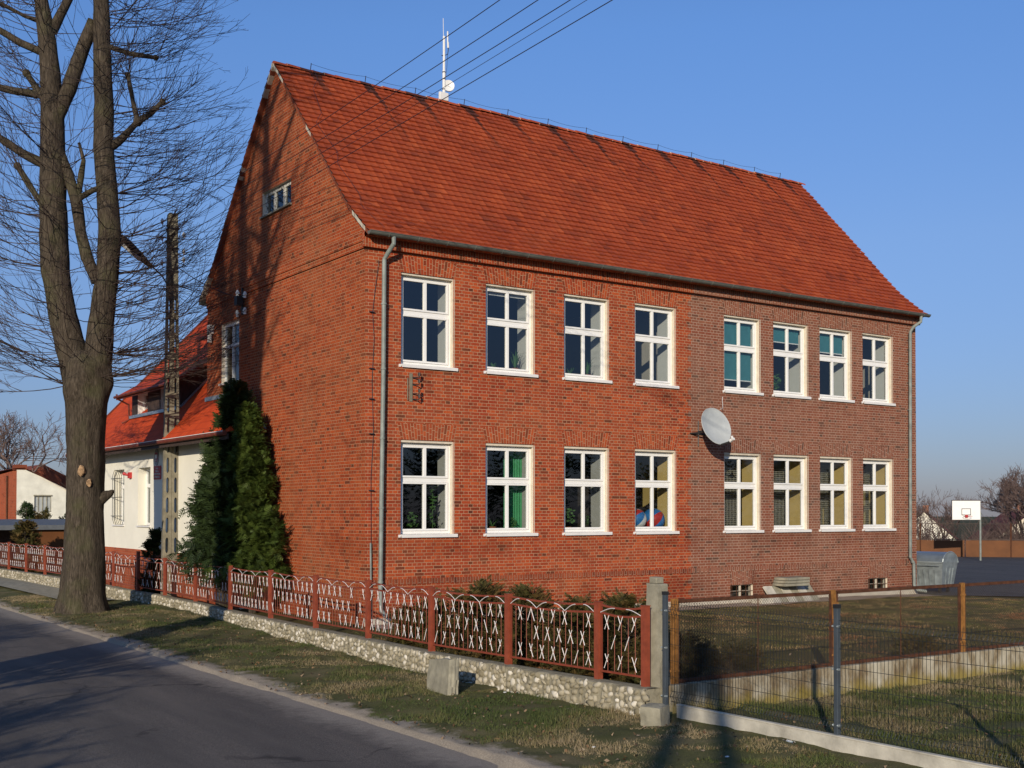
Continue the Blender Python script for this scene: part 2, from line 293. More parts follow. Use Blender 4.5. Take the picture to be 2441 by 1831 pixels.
# ---------------------------------------------------------------- mesh builder
class MB:
    def __init__(s): s.v = []; s.f = []; s.uv = []; s.mi = []; s.tint = []
    def quad(s, pts, uv=None, mi=0, tint=(0, 0, 0)):
        i = len(s.v); s.v += [tuple(p) for p in pts]; s.f.append(tuple(range(i, i+len(pts)))); s.uv.append(uv); s.mi.append(mi); s.tint.append(tint); return s
    def box(s, a, b, mi=0, M=None, tint=(0, 0, 0)):
        x0, y0, z0 = a; x1, y1, z1 = b
        P = [Vector(p) for p in ((x0, y0, z0), (x1, y0, z0), (x1, y1, z0), (x0, y1, z0), (x0, y0, z1), (x1, y0, z1), (x1, y1, z1), (x0, y1, z1))]
        if M is not None: P = [M @ p for p in P]
        i = len(s.v); s.v += [tuple(p) for p in P]
        for f in ((0, 3, 2, 1), (4, 5, 6, 7), (0, 1, 5, 4), (1, 2, 6, 5), (2, 3, 7, 6), (3, 0, 4, 7)):
            s.f.append(tuple(i+k for k in f))
            ax = (2, 2, 1, 0, 1, 0)[len(s.uv) % 1] if False else None
            s.uv.append(None); s.mi.append(mi); s.tint.append(tint)
        return s
    def tube(s, pts, rad, n=8, mi=0, cap=True, closed=False):
        pts = [Vector(p) for p in pts]; k = len(pts)
        if isinstance(rad, (int, float)): rad = [rad]*k
        base = len(s.v); ref = None
        for j in range(k):
            a = pts[max(j-1, 0)] if not closed else pts[j-1]; b = pts[min(j+1, k-1)] if not closed else pts[(j+1) % k]
            d = (b-a); d = d.normalized() if d.length > 1e-9 else Vector((0, 0, 1))
            if ref is None: ref = Vector((0, 0, 1)) if abs(d.z) < .9 else Vector((1, 0, 0))
            u = d.cross(ref); u = u.normalized() if u.length > 1e-6 else d.orthogonal().normalized(); vv = u.cross(d).normalized(); ref = vv if abs(d.dot(vv)) < .9 else ref
            for q in range(n):
                t = 2*math.pi*q/n; s.v.append(tuple(pts[j]+(u*math.cos(t)+vv*math.sin(t))*rad[j]))
        m = k if closed else k-1
        for j in range(m):
            for q in range(n):
                a = base+j*n+q; b = base+j*n+(q+1) % n; c = base+((j+1) % k)*n+(q+1) % n; d = base+((j+1) % k)*n+q
                s.f.append((a, b, c, d)); s.uv.append(None); s.mi.append(mi); s.tint.append((0, 0, 0))
        if cap and not closed:
            for j, o in ((0, 1), (k-1, 0)):
                r = list(range(base+j*n, base+j*n+n)); s.f.append(tuple(r[::-1] if o == 0 else r)); s.uv.append(None); s.mi.append(mi); s.tint.append((0, 0, 0))
        return s
    def rod(s, a, b, r, n=6, mi=0): return s.tube([a, b], r, n, mi)
    def bar(s, a, b, w, t, up=(0, 0, 1), mi=0):
        a = Vector(a); b = Vector(b); d = (b-a).normalized(); u = Vector(up); sd_ = d.cross(u)
        sd_ = sd_.normalized() if sd_.length > 1e-6 else d.orthogonal().normalized(); u = sd_.cross(d).normalized()
        P = []
        for p in (a, b):
            for x, y in ((-w/2, -t/2), (w/2, -t/2), (w/2, t/2), (-w/2, t/2)): P.append(p+sd_*x+u*y)
        i = len(s.v); s.v += [tuple(p) for p in P]
        for f in ((0, 3, 2, 1), (4, 5, 6, 7), (0, 1, 5, 4), (1, 2, 6, 5), (2, 3, 7, 6), (3, 0, 4, 7)):
            s.f.append(tuple(i+k for k in f)); s.uv.append(None); s.mi.append(mi); s.tint.append((0, 0, 0))
        return s
    def ball(s, c, r, n=12, m=8, mi=0, sc=(1, 1, 1)):
        base = len(s.v)
        for i in range(m+1):
            ph = math.pi*i/m
            for j in range(n):
                th = 2*math.pi*j/n; s.v.append((c[0]+r*sc[0]*math.sin(ph)*math.cos(th), c[1]+r*sc[1]*math.sin(ph)*math.sin(th), c[2]+r*sc[2]*math.cos(ph)))
        for i in range(m):
            for j in range(n):
                s.f.append((base+i*n+j, base+(i+1)*n+j, base+(i+1)*n+(j+1) % n, base+i*n+(j+1) % n)); s.uv.append(None); s.mi.append(mi); s.tint.append((0, 0, 0))
        return s
    def prism(s, poly, a, b, axis=1, mi=0):
        """poly: list of 2-D points in the plane normal to axis, extruded from a to b"""
        def P(p, t): return (p[0], t, p[1]) if axis == 1 else ((t, p[0], p[1]) if axis == 0 else (p[0], p[1], t))
        n = len(poly); s.quad([P(p, a) for p in poly], None, mi); s.quad([P(p, b) for p in poly[::-1]], None, mi)
        for i in range(n):
            p, q = poly[i], poly[(i+1) % n]; s.quad([P(q, a), P(p, a), P(p, b), P(q, b)], None, mi)
        return s
    def build(s, name, mats, parent=None, smooth=False, bevel=0):
        me = bpy.data.meshes.new(name); me.from_pydata(s.v, [], s.f); me.update()
        mats = mats if isinstance(mats, (list, tuple)) else [mats]
        for m in mats: me.materials.append(MAT[m])
        me.polygons.foreach_set('material_index', s.mi)
        if any(u is not None for u in s.uv):
            L = me.uv_layers.new(name='UVMap'); d = []
            for f, u in zip(s.f, s.uv):
                for k in range(len(f)): d += list(u[k]) if u is not None else [0, 0]
            L.data.foreach_set('uv', d)
        if any(t != (0, 0, 0) for t in s.tint):
            at = me.color_attributes.new('tint', 'FLOAT_COLOR', 'CORNER'); d = []
            for f, t in zip(s.f, s.tint): d += [t[0], t[1], t[2], 1.0]*len(f)
            at.data.foreach_set('color', d)
        if smooth: me.polygons.foreach_set('use_smooth', [True]*len(s.f))
        o = bpy.data.objects.new(name, me); C.objects.link(o)
        if parent is not None: o.parent = parent
        if bevel:
            md = o.modifiers.new('b', 'BEVEL'); md.width = bevel; md.segments = 2; md.limit_method = 'ANGLE'
        return o

def tag(o, label=None, cat=None, group=None, kind=None):
    if label: o['label'] = label
    if cat: o['category'] = cat
    if group: o['group'] = group
    if kind: o['kind'] = kind
    return o
def thing(name, label, cat, loc=(0, 0, 0), group=None, rz=0):
    o = bpy.data.objects.new(name, None); o.empty_display_size = .2; C.objects.link(o); o.location = loc; o.rotation_euler = (0, 0, rz)
    return tag(o, label, cat, group)
def copy_tree(o, parent=None):
    c = o.copy(); C.objects.link(c)
    if parent is not None: c.parent = parent
    for ch in list(o.children): copy_tree(ch, c)
    return c
def lathe(mb, prof, c, n=16, mi=0):
    base = len(mb.v)
    for r, z in prof:
        for q in range(n):
            t = 2*math.pi*q/n; mb.v.append((c[0]+r*math.cos(t), c[1]+r*math.sin(t), c[2]+z))
    for j in range(len(prof)-1):
        for q in range(n):
            mb.f.append((base+j*n+q, base+j*n+(q+1) % n, base+(j+1)*n+(q+1) % n, base+(j+1)*n+q)); mb.uv.append(None); mb.mi.append(mi); mb.tint.append((0, 0, 0))
    return mb
def npmesh(name, V, F, mats, parent=None, tint=None, smooth=False):
    """V (n,3), F (m,k) arrays, tint (m,) per face"""
    me = bpy.data.meshes.new(name); n, (m_, k) = len(V), F.shape
    me.vertices.add(n); me.vertices.foreach_set('co', np.asarray(V, np.float32).ravel())
    me.loops.add(m_*k); me.loops.foreach_set('vertex_index', F.astype(np.int32).ravel())
    me.polygons.add(m_); me.polygons.foreach_set('loop_start', np.arange(0, m_*k, k, dtype=np.int32))
    try: me.polygons.foreach_set('loop_total', np.full(m_, k, np.int32))
    except Exception: pass
    me.update(calc_edges=True); me.validate()
    for mm in (mats if isinstance(mats, (list, tuple)) else [mats]): me.materials.append(MAT[mm])
    if tint is not None:
        at = me.color_attributes.new('tint', 'FLOAT_COLOR', 'CORNER'); t = np.repeat(np.asarray(tint, np.float32), k)
        at.data.foreach_set('color', np.stack([t, np.zeros_like(t), np.zeros_like(t), np.ones_like(t)], 1).ravel())
    if smooth: me.polygons.foreach_set('use_smooth', [True]*m_)
    o = bpy.data.objects.new(name, me); C.objects.link(o)
    if parent is not None: o.parent = parent
    return o

# ---------------------------------------------------------------- ground, road, yard
FL = [(-12.1, -1.95), (-8.8, -2.12), (-6.8, -2.2), (-1.5, -1.95), (4.7, -1.45), (8.1, -1.15), (10.5, -1.12), (13.2, -1.6), (22, -1.8), (27, -2.04), (60, -3)]
fX = lambda y: float(np.interp(y, [a for a, b in FL], [b for a, b in FL]))
fZ = lambda y: float(np.interp(y, [-12, -4, 4, 10, 14, 60], [.44, .41, .34, .31, .44, .44]))
def sheet(name, xs, ys, zf, mat, kind='structure'):
    nx, ny = len(xs), len(ys); X, Y = np.meshgrid(xs, ys); 
    V = np.array([(x, y, zf(x, y)) for x, y in zip(X.ravel(), Y.ravel())])
    i = np.arange(nx-1)[None, :]+nx*np.arange(ny-1)[:, None]; i = i.ravel()
    F = np.stack([i, i+1, i+1+nx, i+nx], 1); o = npmesh(name, V, F, mat, smooth=True); o['kind'] = kind; return o
nz = lambda x, y, s: noise.noise(Vector((x*s, y*s, 3.1)))
def base_z(x, y):
    d = max(0, (x-55)/60); return -.10-min(d, 1)*5.5+(.25*nz(x, y, .02) if abs(x) > 80 or abs(y) > 90 else 0)
xs = sorted(set(list(np.linspace(-900, -60, 8))+list(np.linspace(-60, 140, 41))+list(np.linspace(140, 1500, 10))))
ys = sorted(set(list(np.linspace(-600, -60, 6))+list(np.linspace(-60, 140, 41))+list(np.linspace(140, 1800, 12))))
sheet('ground', xs, ys, base_z, 'field_soil')
sheet('road', np.linspace(-11.3, -4.9, 33), np.linspace(-60, 90, 60), lambda x, y: .01-.012*abs((x+8.1))**1.3*.6, 'asphalt')
vz = lambda x, y: .02+.05*nz(x, y, .7)+.035*nz(x, y, 2.3)+.015*nz(x, y, 6)+.05*max(0, min(1, (x+5.0)/1.6))-(.09 if x < -5.2 else 0)
sheet('verge', np.linspace(-5.42, -1.0, 45), np.linspace(-40, 60, 700), vz, 'verge_soil')
sheet('far_verge', np.linspace(-22, -11.1, 20), np.linspace(-60, 80, 80), lambda x, y: .02+.05*nz(x, y, .5), 'field_soil')
mz = lambda x, y: .03+.05*nz(x, y, .6)+.03*nz(x, y, 2.1)
sheet('meadow', np.linspace(-1.45, 45, 160), np.linspace(-34, -12.0, 90), mz, 'verge_soil')
lz = lambda x, y: .20+.02*nz(x, y, .8)+.012*nz(x, y, 2.6)-.10*max(0, min(1, (x-17)/5))
# lawn: left edge follows the fence wall
ysl = np.concatenate([np.linspace(-12.05, 12, 110), np.linspace(12.3, 60, 60)]); V = []; nxl = 110
for y in ysl:
    x0 = fX(y)+.12
    for k in range(nxl): x = x0+(24-x0)*k/(nxl-1); V.append((x, y, lz(x, y)))
i = (np.arange(nxl-1)[None, :]+nxl*np.arange(len(ysl)-1)[:, None]).ravel()
lawn = npmesh('lawn', np.array(V), np.stack([i, i+1, i+1+nxl, i+nxl], 1), 'lawn_soil', smooth=True); lawn['kind'] = 'structure'
# school yard of old asphalt beyond the lawn
y_ = MB()
pl = [(19.8, -.3), (22.0, -2.6), (30, -8.5), (62, -8.5), (62, 40), (19.8, 40)]
y_.quad([(x, y, .235) for x, y in pl]); y_.build('school_yard', 'yard_asphalt')['kind'] = 'structure'
bpy.data.objects['school_yard'].data.transform(Matrix.Translation((0, 0, -.09)))
s_ = MB()
for k in range(40):
    x0 = k*.5; j = lambda q: .95+.12*math.sin(q*1.7)+.07*math.sin(q*4.1)
    s_.quad([(x0, -j(x0), lz(x0, -1)+.012), (x0+.5, -j(x0+.5), lz(x0+.5, -1)+.012), (x0+.5, 0, lz(x0+.5, 0)+.02), (x0, 0, lz(x0, 0)+.02)])
s_.build('gravel_strip', 'sand')['kind'] = 'structure'
pv = MB()   # pavement past the big tree
pv.quad([(-3.4, 12.3, .13), (-2.0, 12.3, .13), (-2.3, 40, .13), (-3.7, 40, .13)]); pv.build('pavement', 'concrete')['kind'] = 'structure'

# ---------------------------------------------------------------- grass
def grass(name, n, sampler, zf, mat, h=(.03, .09), w_=.006, clump=.5, label=None):
    P = sampler(n); n = len(P); ang = NR.uniform(0, 2*np.pi, n); hh = NR.uniform(*h, n)*NR.uniform(.5, 1.2, n)
    hh = hh*np.clip(np.array([.75+1.3*nz(x+31, y, .9)+.8*nz(x, y+17, 2.7) for x, y in P]), .22, 1.7); lean = NR.uniform(0, 1.1, n); la = NR.uniform(0, 2*np.pi, n); ww = NR.uniform(.6, 1.4, n)*w_
    z = np.array([zf(x, y) for x, y in P])-.005; b = np.stack([P[:, 0], P[:, 1], z], 1)
    dx = np.stack([np.cos(ang)*ww, np.sin(ang)*ww, np.zeros(n)], 1); tip = b+np.stack([np.cos(la)*lean*hh, np.sin(la)*lean*hh, hh*(1-.3*lean)], 1)
    V = np.stack([b-dx, b+dx, tip], 1).reshape(-1, 3); F = np.arange(3*n).reshape(n, 3)
    tn = np.array([.46+1.2*nz(x, y, clump)+.8*nz(x+9, y, clump*3.4) for x, y in P])+NR.normal(0, .15, n)
    o = npmesh(name, V, F, mat, tint=np.clip(tn, 0, 1)); tag(o, label, 'grass', kind='stuff'); return o
def samp_verge(n):
    y = -17.5+NR.power(1.0, n)*34; y = -17.5+34*NR.uniform(0, 1, n)**1.25; x = NR.uniform(-5.15, -1.75, n)
    k = np.array([(nz(a, b, .8)+.6*nz(a, b, 2.2) > -.16) and a > -4.74+.75*nz(a+3, b, .9)+.45*nz(a, b, 3) and a < fX(b)-.1 for a, b in zip(x, y)]); return np.stack([x, y], 1)[k]
grass('grass', 190000, samp_verge, vz, 'grass_blade', (.03, .085), .005, .35, 'short green and straw coloured grass on the roadside verge')
def samp_meadow(n):
    x = -1.3+13*NR.uniform(0, 1, n)**1.3; y = NR.uniform(-17.5, -12.15, n)
    k = np.array([nz(a, b, .8)+.6*nz(a, b, 2.2) > -.22 for a, b in zip(x, y)]); return np.stack([x, y], 1)[k]
grass('grass', 120000, samp_meadow, mz, 'grass_blade', (.04, .13), .006, .5, 'tufted half dry grass on the plot behind the grey wire fence')
def samp_lawn(n):
    x = -1.2+22*NR.uniform(0, 1, n); y = -11.85+10.9*NR.uniform(0, 1, n)**1.2
    k = np.array([(nz(a, b, .9)+.5*nz(a, b, 2.6) > -.4) and not (a > 19.3 and b > -1.5) for a, b in zip(x, y)]); return np.stack([x, y], 1)[k]
grass('grass', 150000, samp_lawn, lz, 'dry_blade', (.02, .06), .007, .5, 'worn brownish lawn in front of the brick school')

# fallen leaves and straw scattered over the verge, the plot and the lawn
n_ = 5200; LX = np.concatenate([NR.uniform(-5.1, -1.9, 2200), NR.uniform(-1.3, 10, 1400), NR.uniform(-1.0, 19, 1600)]); LY = np.concatenate([NR.uniform(-17, 14, 2200), NR.uniform(-17, -12.3, 1400), NR.uniform(-11.7, -1.0, 1600)])
LZ = np.array([(vz if k < 2200 else (mz if k < 3600 else lz))(a, b) for k, (a, b) in enumerate(zip(LX, LY))])+NR.uniform(.01, .035, n_); a_ = NR.uniform(0, 6.28, n_); q_ = NR.uniform(.012, .035, n_); til = NR.normal(0, .012, (n_, 4))
LV = np.stack([np.stack([LX+q_*np.cos(a_+k*1.571)*(1 if k % 2 else .55), LY+q_*np.sin(a_+k*1.571)*(1 if k % 2 else .55), LZ+til[:, k]], 1) for k in range(4)], 1).reshape(-1, 3)
o = npmesh('fallen_leaves', LV, np.arange(4*n_).reshape(n_, 4), 'leaf_litter', tint=NR.uniform(0, 1, n_)); tag(o, 'dry brown leaves scattered over the grass', 'leaves', kind='stuff')

# ---------------------------------------------------------------- school building
W = 10.117; XF = 20.04
school = thing('school_building', 'long two storey red brick school with steep tiled gable roof', 'school', (0, 0, 0))
WX = [(0.919, 2.368), (3.289, 4.753), (5.696, 7.159), (8.074, 9.535), (11.39, 12.846), (13.399, 14.878), (15.412, 16.867), (17.405, 18.854)]
ZU0, ZU1, ZL0, ZL1 = 6.208, 8.416, 2.228, 4.498
BW = [(11.62, 12.55, .36, .73), (17.63, 18.59, .36, .73)]
ZE = 9.10
PROF = [(-.34, 9.16), (-.19, 9.27), (.1, 9.50), (.45, 9.78), (.8, 10.09), (1.3, 10.62), (1.82, 11.2), (2.8, 12.26), (3.69, 13.22), (4.5, 14.1), (5.06, 14.66)]
rz = lambda y: float(np.interp(min(y, W-y), [p[0] for p in PROF], [p[1] for p in PROF]))
RD = .14; TH = .74
def wall_front(mb, x0, x1, z0, z1, holes, mi, sub=False):
    """front wall in plane y=0 with openings; UV in metres"""
    xs = sorted({x0, x1, *[h[0] for h in holes if x0 < h[0] < x1], *[h[1] for h in holes if x0 < h[1] < x1]})
    for a, b in zip(xs, xs[1:]):
        hs = sorted([(h[2], h[3]) for h in holes if h[0] <= a+1e-6 and h[1] >= b-1e-6]); z = z0
        for lo, hi in hs+[(z1, z1)]:
            lo = min(lo, z1)
            if lo > z+1e-6: mb.quad([(a, 0, z), (b, 0, z), (b, 0, lo), (a, 0, lo)], [(a, z), (b, z), (b, lo), (a, lo)], mi)
            z = max(z, hi)
holes = [(a, b, ZU0, ZU1) for a, b in WX]+[(a, b, ZL0, ZL1) for a, b in WX]+BW
fwall = MB(); XS = 10.12
wall_front(fwall, 0, XS, -.2, ZE, holes, 0); wall_front(fwall, XS, XF, -.2, ZE, holes, 1)
# toothed joint between the two building phases
for k in range(int((8.8-.2)/.154)):
    z = .2+k*.154
    if k % 2 == 0: fwall.quad([(XS-.13, -.0015, z), (XS, -.0015, z), (XS, -.0015, z+.154), (XS-.13, -.0015, z+.154)], [(XS-.13, z), (XS, z), (XS, z+.154), (XS-.13, z+.154)], 1)
for a, b, lo, hi in holes:   # reveals: brick outside, plaster inside
    big = hi-lo > 1
    inner = (6 if not big else (3 if hi > 5 else (4 if a > 8 else 5)))
    for dep0, dep1, mi in ((0, .03, 0 if a < XS else 1), (.03, .2, 2), (.2, TH, inner)):
        fwall.quad([(a, dep0, lo), (a, dep0, hi), (a, dep1, hi), (a, dep1, lo)], [(dep0, lo), (dep0, hi), (dep1, hi), (dep1, lo)], mi)
        fwall.quad([(b, dep0, hi), (b, dep0, lo), (b, dep1, lo), (b, dep1, hi)], [(dep0, hi), (dep0, lo), (dep1, lo), (dep1, hi)], mi)
        fwall.quad([(a, dep0, hi), (b, dep0, hi), (b, dep1, hi), (a, dep1, hi)], [(a, dep0), (b, dep0), (b, dep1), (a, dep1)], mi)
        fwall.quad([(b, dep0, lo), (a, dep0, lo), (a, dep1, lo), (b, dep1, lo)], [(b, dep0), (a, dep0), (a, dep1), (b, dep1)], mi)
fwall.build('front_wall', ['brick_red', 'brick_brown', 'render_cream', 'reveal_light', 'reveal_yellow', 'reveal_grey', 'room_dark'], school)
# gable wall in plane x=0
gh = [(4.15, 6.0, 10.76, 11.43), (7.62, 8.95, 6.49, 8.25)]
g = MB(); ycut = sorted({0, W, 5.06, *[h[0] for h in gh], *[h[1] for h in gh], *[p[0] for p in PROF if 0 < p[0] < W], *[W-p[0] for p in PROF if 0 < W-p[0] < W]})
for a, b in zip(ycut, ycut[1:]):
    hs = sorted([(h[2], h[3]) for h in gh if h[0] <= a+1e-6 and h[1] >= b-1e-6]); z = -.2; ta, tb = rz(a)-.06, rz(b)-.06
    for lo, hi in hs: g.quad([(0, b, z), (0, a, z), (0, a, lo), (0, b, lo)], [(b, z), (a, z), (a, lo), (b, lo)]); z = hi
    g.quad([(0, b, z), (0, a, z), (0, a, ta), (0, b, tb)], [(b, z), (a, z), (a, ta), (b, tb)])
for a, b, lo, hi in gh:
    D = .2
    g.quad([(0, a, lo), (0, a, hi), (D, a, hi), (D, a, lo)], [(0, lo), (0, hi), (D, hi), (D, lo)]); g.quad([(0, b, hi), (0, b, lo), (D, b, lo), (D, b, hi)], [(0, hi), (0, lo), (D, lo), (D, hi)], 1)
    g.quad([(0, a, hi), (0, b, hi), (D, b, hi), (D, a, hi)], [(a, 0), (b, 0), (b, D), (a, D)], 1); g.quad([(0, b, lo), (0, a, lo), (D, a, lo), (D, b, lo)], [(b, 0), (a, 0), (a, D), (b, D)], 1)
g.build('gable_wall', ['brick_orange', 'render_cream'], school)
bw = MB()
bw.quad([(XF, 0, -.2), (XF, W, -.2), (XF, W, ZE), (XF, 0, ZE)], [(0, -.2), (W, -.2), (W, ZE), (0, ZE)])
for a, b in zip(PROF[1:], PROF[2:]):
    for s1 in (0, 1):
        y0, y1 = (max(a[0], 0), b[0]) if s1 == 0 else (W-b[0], W-max(a[0], 0))
        bw.quad([(XF, y0, ZE), (XF, y1, ZE), (XF, y1, rz(y1)-.06), (XF, y0, rz(y0)-.06)], [(y0, ZE), (y1, ZE), (y1, rz(y1)), (y0, rz(y0))])
bw.quad([(0, W, -.2), (XF, W, -.2), (XF, W, ZE), (0, W, ZE)][::-1], [(0, 0), (XF, 0), (XF, 9), (0, 9)])
bw.build('rear_wall', ['brick_brown'], school)
# cornice: projecting soldier band on the front, stepped courses on the gable
cn = MB()
def soldier(mb, x0, x1, z0, z1, y, mi=0):   # bricks on end: uv turned
    mb.quad([(x0, y, z0), (x1, y, z0), (x1, y, z1), (x0, y, z1)], [(z0*.96, x0), (z0*.96, x1), (z0*.96+(z1-z0), x1), (z0*.96+(z1-z0), x0)], mi)
for x0, x1, mi in ((-.10, XS, 0), (XS, XF+.1, 1)):
    soldier(cn, x0, x1, 8.876, 9.10, -.11, mi)
cn.quad([(-.10, -.11, 8.876), (-.10, 0, 8.876), (XF+.1, 0, 8.876), (XF+.1, -.11, 8.876)], [(0, 0), (0, .1), (20, .1), (20, 0)])
cn.quad([(-.10, -.11, 9.10), (XF+.1, -.11, 9.10), (XF+.1, -.33, 9.13), (-.10, -.33, 9.13)], [(0, 0), (20, 0), (20, .2), (0, .2)])
cn.quad([(-.10, 0, 8.876), (-.10, -.11, 8.876), (-.10, -.11, 9.25), (-.10, 0, 9.5)], [(0, 8.87), (.11, 8.87), (.11, 9.2), (0, 9.5)])
cn.quad([(XF+.1, -.11, 8.876), (XF+.1, 0, 8.876), (XF+.1, 0, 9.4), (XF+.1, -.11, 9.2)], [(0, 8.87), (.11, 8.87), (.11, 9.2), (0, 9.5)])
cn.build('cornice', ['brick_red', 'brick_brown'], school)
gb = MB()
for a, b, d in ((8.876, 9.03, .035), (9.03, 9.26, .055)):
    gb.quad([(-d, W, a), (-d, 0, a), (-d, 0, b), (-d, W, b)], [(W, a), (0, a), (0, b), (W, b)])
    gb.quad([(-d, 0, a), (-d, W, a), (0, W, a), (0, 0, a)], [(0, 0), (W, 0), (W, .05), (0, .05)])
    gb.quad([(-d, 0, b), (0, 0, b), (0, W, b), (-d, W, b)], [(0, 0), (0, .05), (W, .05), (W, 0)])
gb.quad([(-.055, 0, 8.876), (0, 0, 8.876), (0, 0, 9.26), (-.055, 0, 9.26)], [(0, 0), (.05, 0), (.05, .3), (0, .3)])
gb.build('gable_band', ['brick_orange'], school)
# flat arches of splayed soldier bricks
def arch(x0, x1, z0, h, y, mi, n=None, sp=.09):
    n = n or round((x1-x0)/.077); ar = MB()
    for i in range(n):
        t0, t1 = i/n, (i+1)/n; xa, xb = x0+(x1-x0)*t0, x0+(x1-x0)*t1
        ta, tb = x0-sp+(x1-x0+2*sp)*t0, x0-sp+(x1-x0+2*sp)*t1; u = i*.077
        off = 5.17*(i % 7)+ (.13 if i % 2 else 0)
        ar.quad([(xa, y, z0), (xb, y, z0), (tb, y, z0+h), (ta, y, z0+h)], [(off, u), (off, u+.077), (off+h, u+.077), (off+h, u)], 0)
    ar.build('window_arch', ('brick_red', 'brick_brown')[mi], school)
for a, b in WX:
    mi = 0 if a < XS else 1
    arch(a, b, ZU1, .385, -.004, mi); arch(a, b, ZL1, .385, -.004, mi)
for a, b, lo, hi in BW: arch(a, b, hi, .40, -.004, 1, sp=.04)
ps = MB()
for x0, x1, mi in ((0, XS, 0), (XS, XF, 1)):
    soldier(ps, x0, x1, 1.12, 1.245, -.012, mi)
    ps.quad([(x0, -.012, 1.245), (x1, -.012, 1.245), (x1, 0, 1.245), (x0, 0, 1.245)], [(0, 0), (1, 0), (1, .01), (0, .01)], mi)
    ps.quad([(x1, -.012, 1.12), (x0, -.012, 1.12), (x0, 0, 1.12), (x1, 0, 1.12)], [(0, 0), (1, 0), (1, .01), (0, .01)], mi)
ps.build('plinth_band', ['brick_dark', 'brick_brown'], school)
ft = MB(); ft.box((-.03, -.035, -.1), (XF+.02, .0, .36)); ft.build('footing', 'mortar_pale', school)
# interior rooms behind the windows
rm = MB()
def room(x0, x1, z0, z1, y1, mi, mi2):
    y0 = TH
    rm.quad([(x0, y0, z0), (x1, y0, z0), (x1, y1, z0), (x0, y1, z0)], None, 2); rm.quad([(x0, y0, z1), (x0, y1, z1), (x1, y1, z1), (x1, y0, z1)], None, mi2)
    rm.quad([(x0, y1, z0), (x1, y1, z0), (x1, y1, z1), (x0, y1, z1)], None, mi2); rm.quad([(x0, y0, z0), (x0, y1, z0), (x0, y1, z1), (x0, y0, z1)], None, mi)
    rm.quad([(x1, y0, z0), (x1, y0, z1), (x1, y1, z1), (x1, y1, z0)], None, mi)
    # inner face of the front wall
    z = z0
    xs = [x0]+[v for a, b in WX if a > x0 and b < x1 for v in (a, b)]+[x1]
    lo, hi = (ZU0, ZU1) if z0 > 4 else (ZL0, ZL1)
    for i, (a, b) in enumerate(zip(xs, xs[1:])):
        if i % 2 == 0: rm.quad([(a, y0, z0), (a, y0, z1), (b, y0, z1), (b, y0, z0)], None, mi)
        else:
            rm.quad([(a, y0, z0), (a, y0, lo), (b, y0, lo), (b, y0, z0)], None, mi); rm.quad([(a, y0, hi), (a, y0, z1), (b, y0, z1), (b, y0, hi)], None, mi)
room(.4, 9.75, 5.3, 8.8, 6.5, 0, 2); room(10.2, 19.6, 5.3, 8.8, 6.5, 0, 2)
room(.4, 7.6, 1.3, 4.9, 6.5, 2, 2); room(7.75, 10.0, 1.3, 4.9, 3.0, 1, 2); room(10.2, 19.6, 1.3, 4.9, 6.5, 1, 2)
for a, b, lo, hi in BW: rm.box((a-.05, TH-.1, lo-.05), (b+.05, TH+.3, hi+.05), 2)
rm.build('interior', ['room_light', 'room_yellow', 'room_dark'], school)

# windows: one prototype per width, copied
def window(x0, x1, z0, z1, low, name='window'):
    f = MB(); w_, h = x1-x0, z1-z0; Y = RD; d = .07
    B = lambda a, b, c, e, y0=0, y1=d: f.box((x0+a, Y+y0, z0+c), (x0+b, Y+y1, z0+e))
    top = .045 if not low else .06; sd_ = .05
    T = h-top; tr0, tr1 = h*.568, h*.610
    B(sd_-.05, .075, .06, T); B(w_-.075, w_, .06, T); B(.075, w_-.075, T-.065, T); B(.075, w_-.075, .06, .13)   # outer frame
    B(.075, w_-.075, tr0, tr1)                                                  # transom
    s_ = .05; Y2 = -.022
    for c, e in ((.13, tr0), (tr1, T-.065)):
        B(.078, .078+s_, c+.003, e-.003, Y2, d-.02); B(w_-.078-s_, w_-.078, c+.003, e-.003, Y2, d-.02)
        B(.078+s_, w_-.078-s_, c+.003, c+s_, Y2, d-.02); B(.078+s_, w_-.078-s_, e-s_, e-.003, Y2, d-.02)
        B(w_/2-.04, w_/2+.04, c+s_, e-s_, Y2, d-.02)
    fo = f.build(name, 'white_frame', school, bevel=.006)
    gl = MB()
    gl.quad([(x0+.08, Y+.022, z0+.12), (x1-.08, Y+.022, z0+.12), (x1-.08, Y+.022, z0+T-.06), (x0+.08, Y+.022, z0+T-.06)])
    gl.build('pane', 'window_glass', fo)
    sl_ = MB(); sl_.box((x0-.0, -.055, z0+.012), (x1+.09, RD+.02, z0+.055)); sl_.box((x0, -.06, z0-.02), (x1+.09, -.047, z0+.05)); sl_.box((x0-.06, -.02, z0-.015), (x0-.005, .0, z0+.05)); sl_.build('sill', 'sill_white', fo)
    pt = MB(); tt = .05   # plaster lip round the opening
    pt.box((x0, .028, z1-top), (x1, RD+.06, z1-.001)); pt.box((x1-.012, .028, z0+.055), (x1-.001, RD, z1-top)); pt.box((x1+.001, -.006, z0+.03), (x1+.014, .001, z1-.02)); pt.build('plaster_reveal', 'render_cream', fo)
    return fo
wins = {}
for i, (a, b) in enumerate(WX):
    wins['U', i] = window(a, b, ZU0, ZU1, False); wins['L', i] = window(a, b, ZL0, ZL1, True)
def blind(k, frac, c='blind_teal', sd_=None):
    a, b = WX[k[1]]; z0, z1 = (ZU0, ZU1) if k[0] == 'U' else (ZL0, ZL1); T = z1-.12; z = T-(T-z0-.14)*frac
    m = MB(); m.box((a+.13, RD+.11, z), (b-.13, RD+.116, T)); m.build('blind', c, wins[k])
    m = MB(); m.box((a+.13, RD+.10, z-.03), (b-.13, RD+.12, z)); m.build('blind_rail', 'white_frame', wins[k])
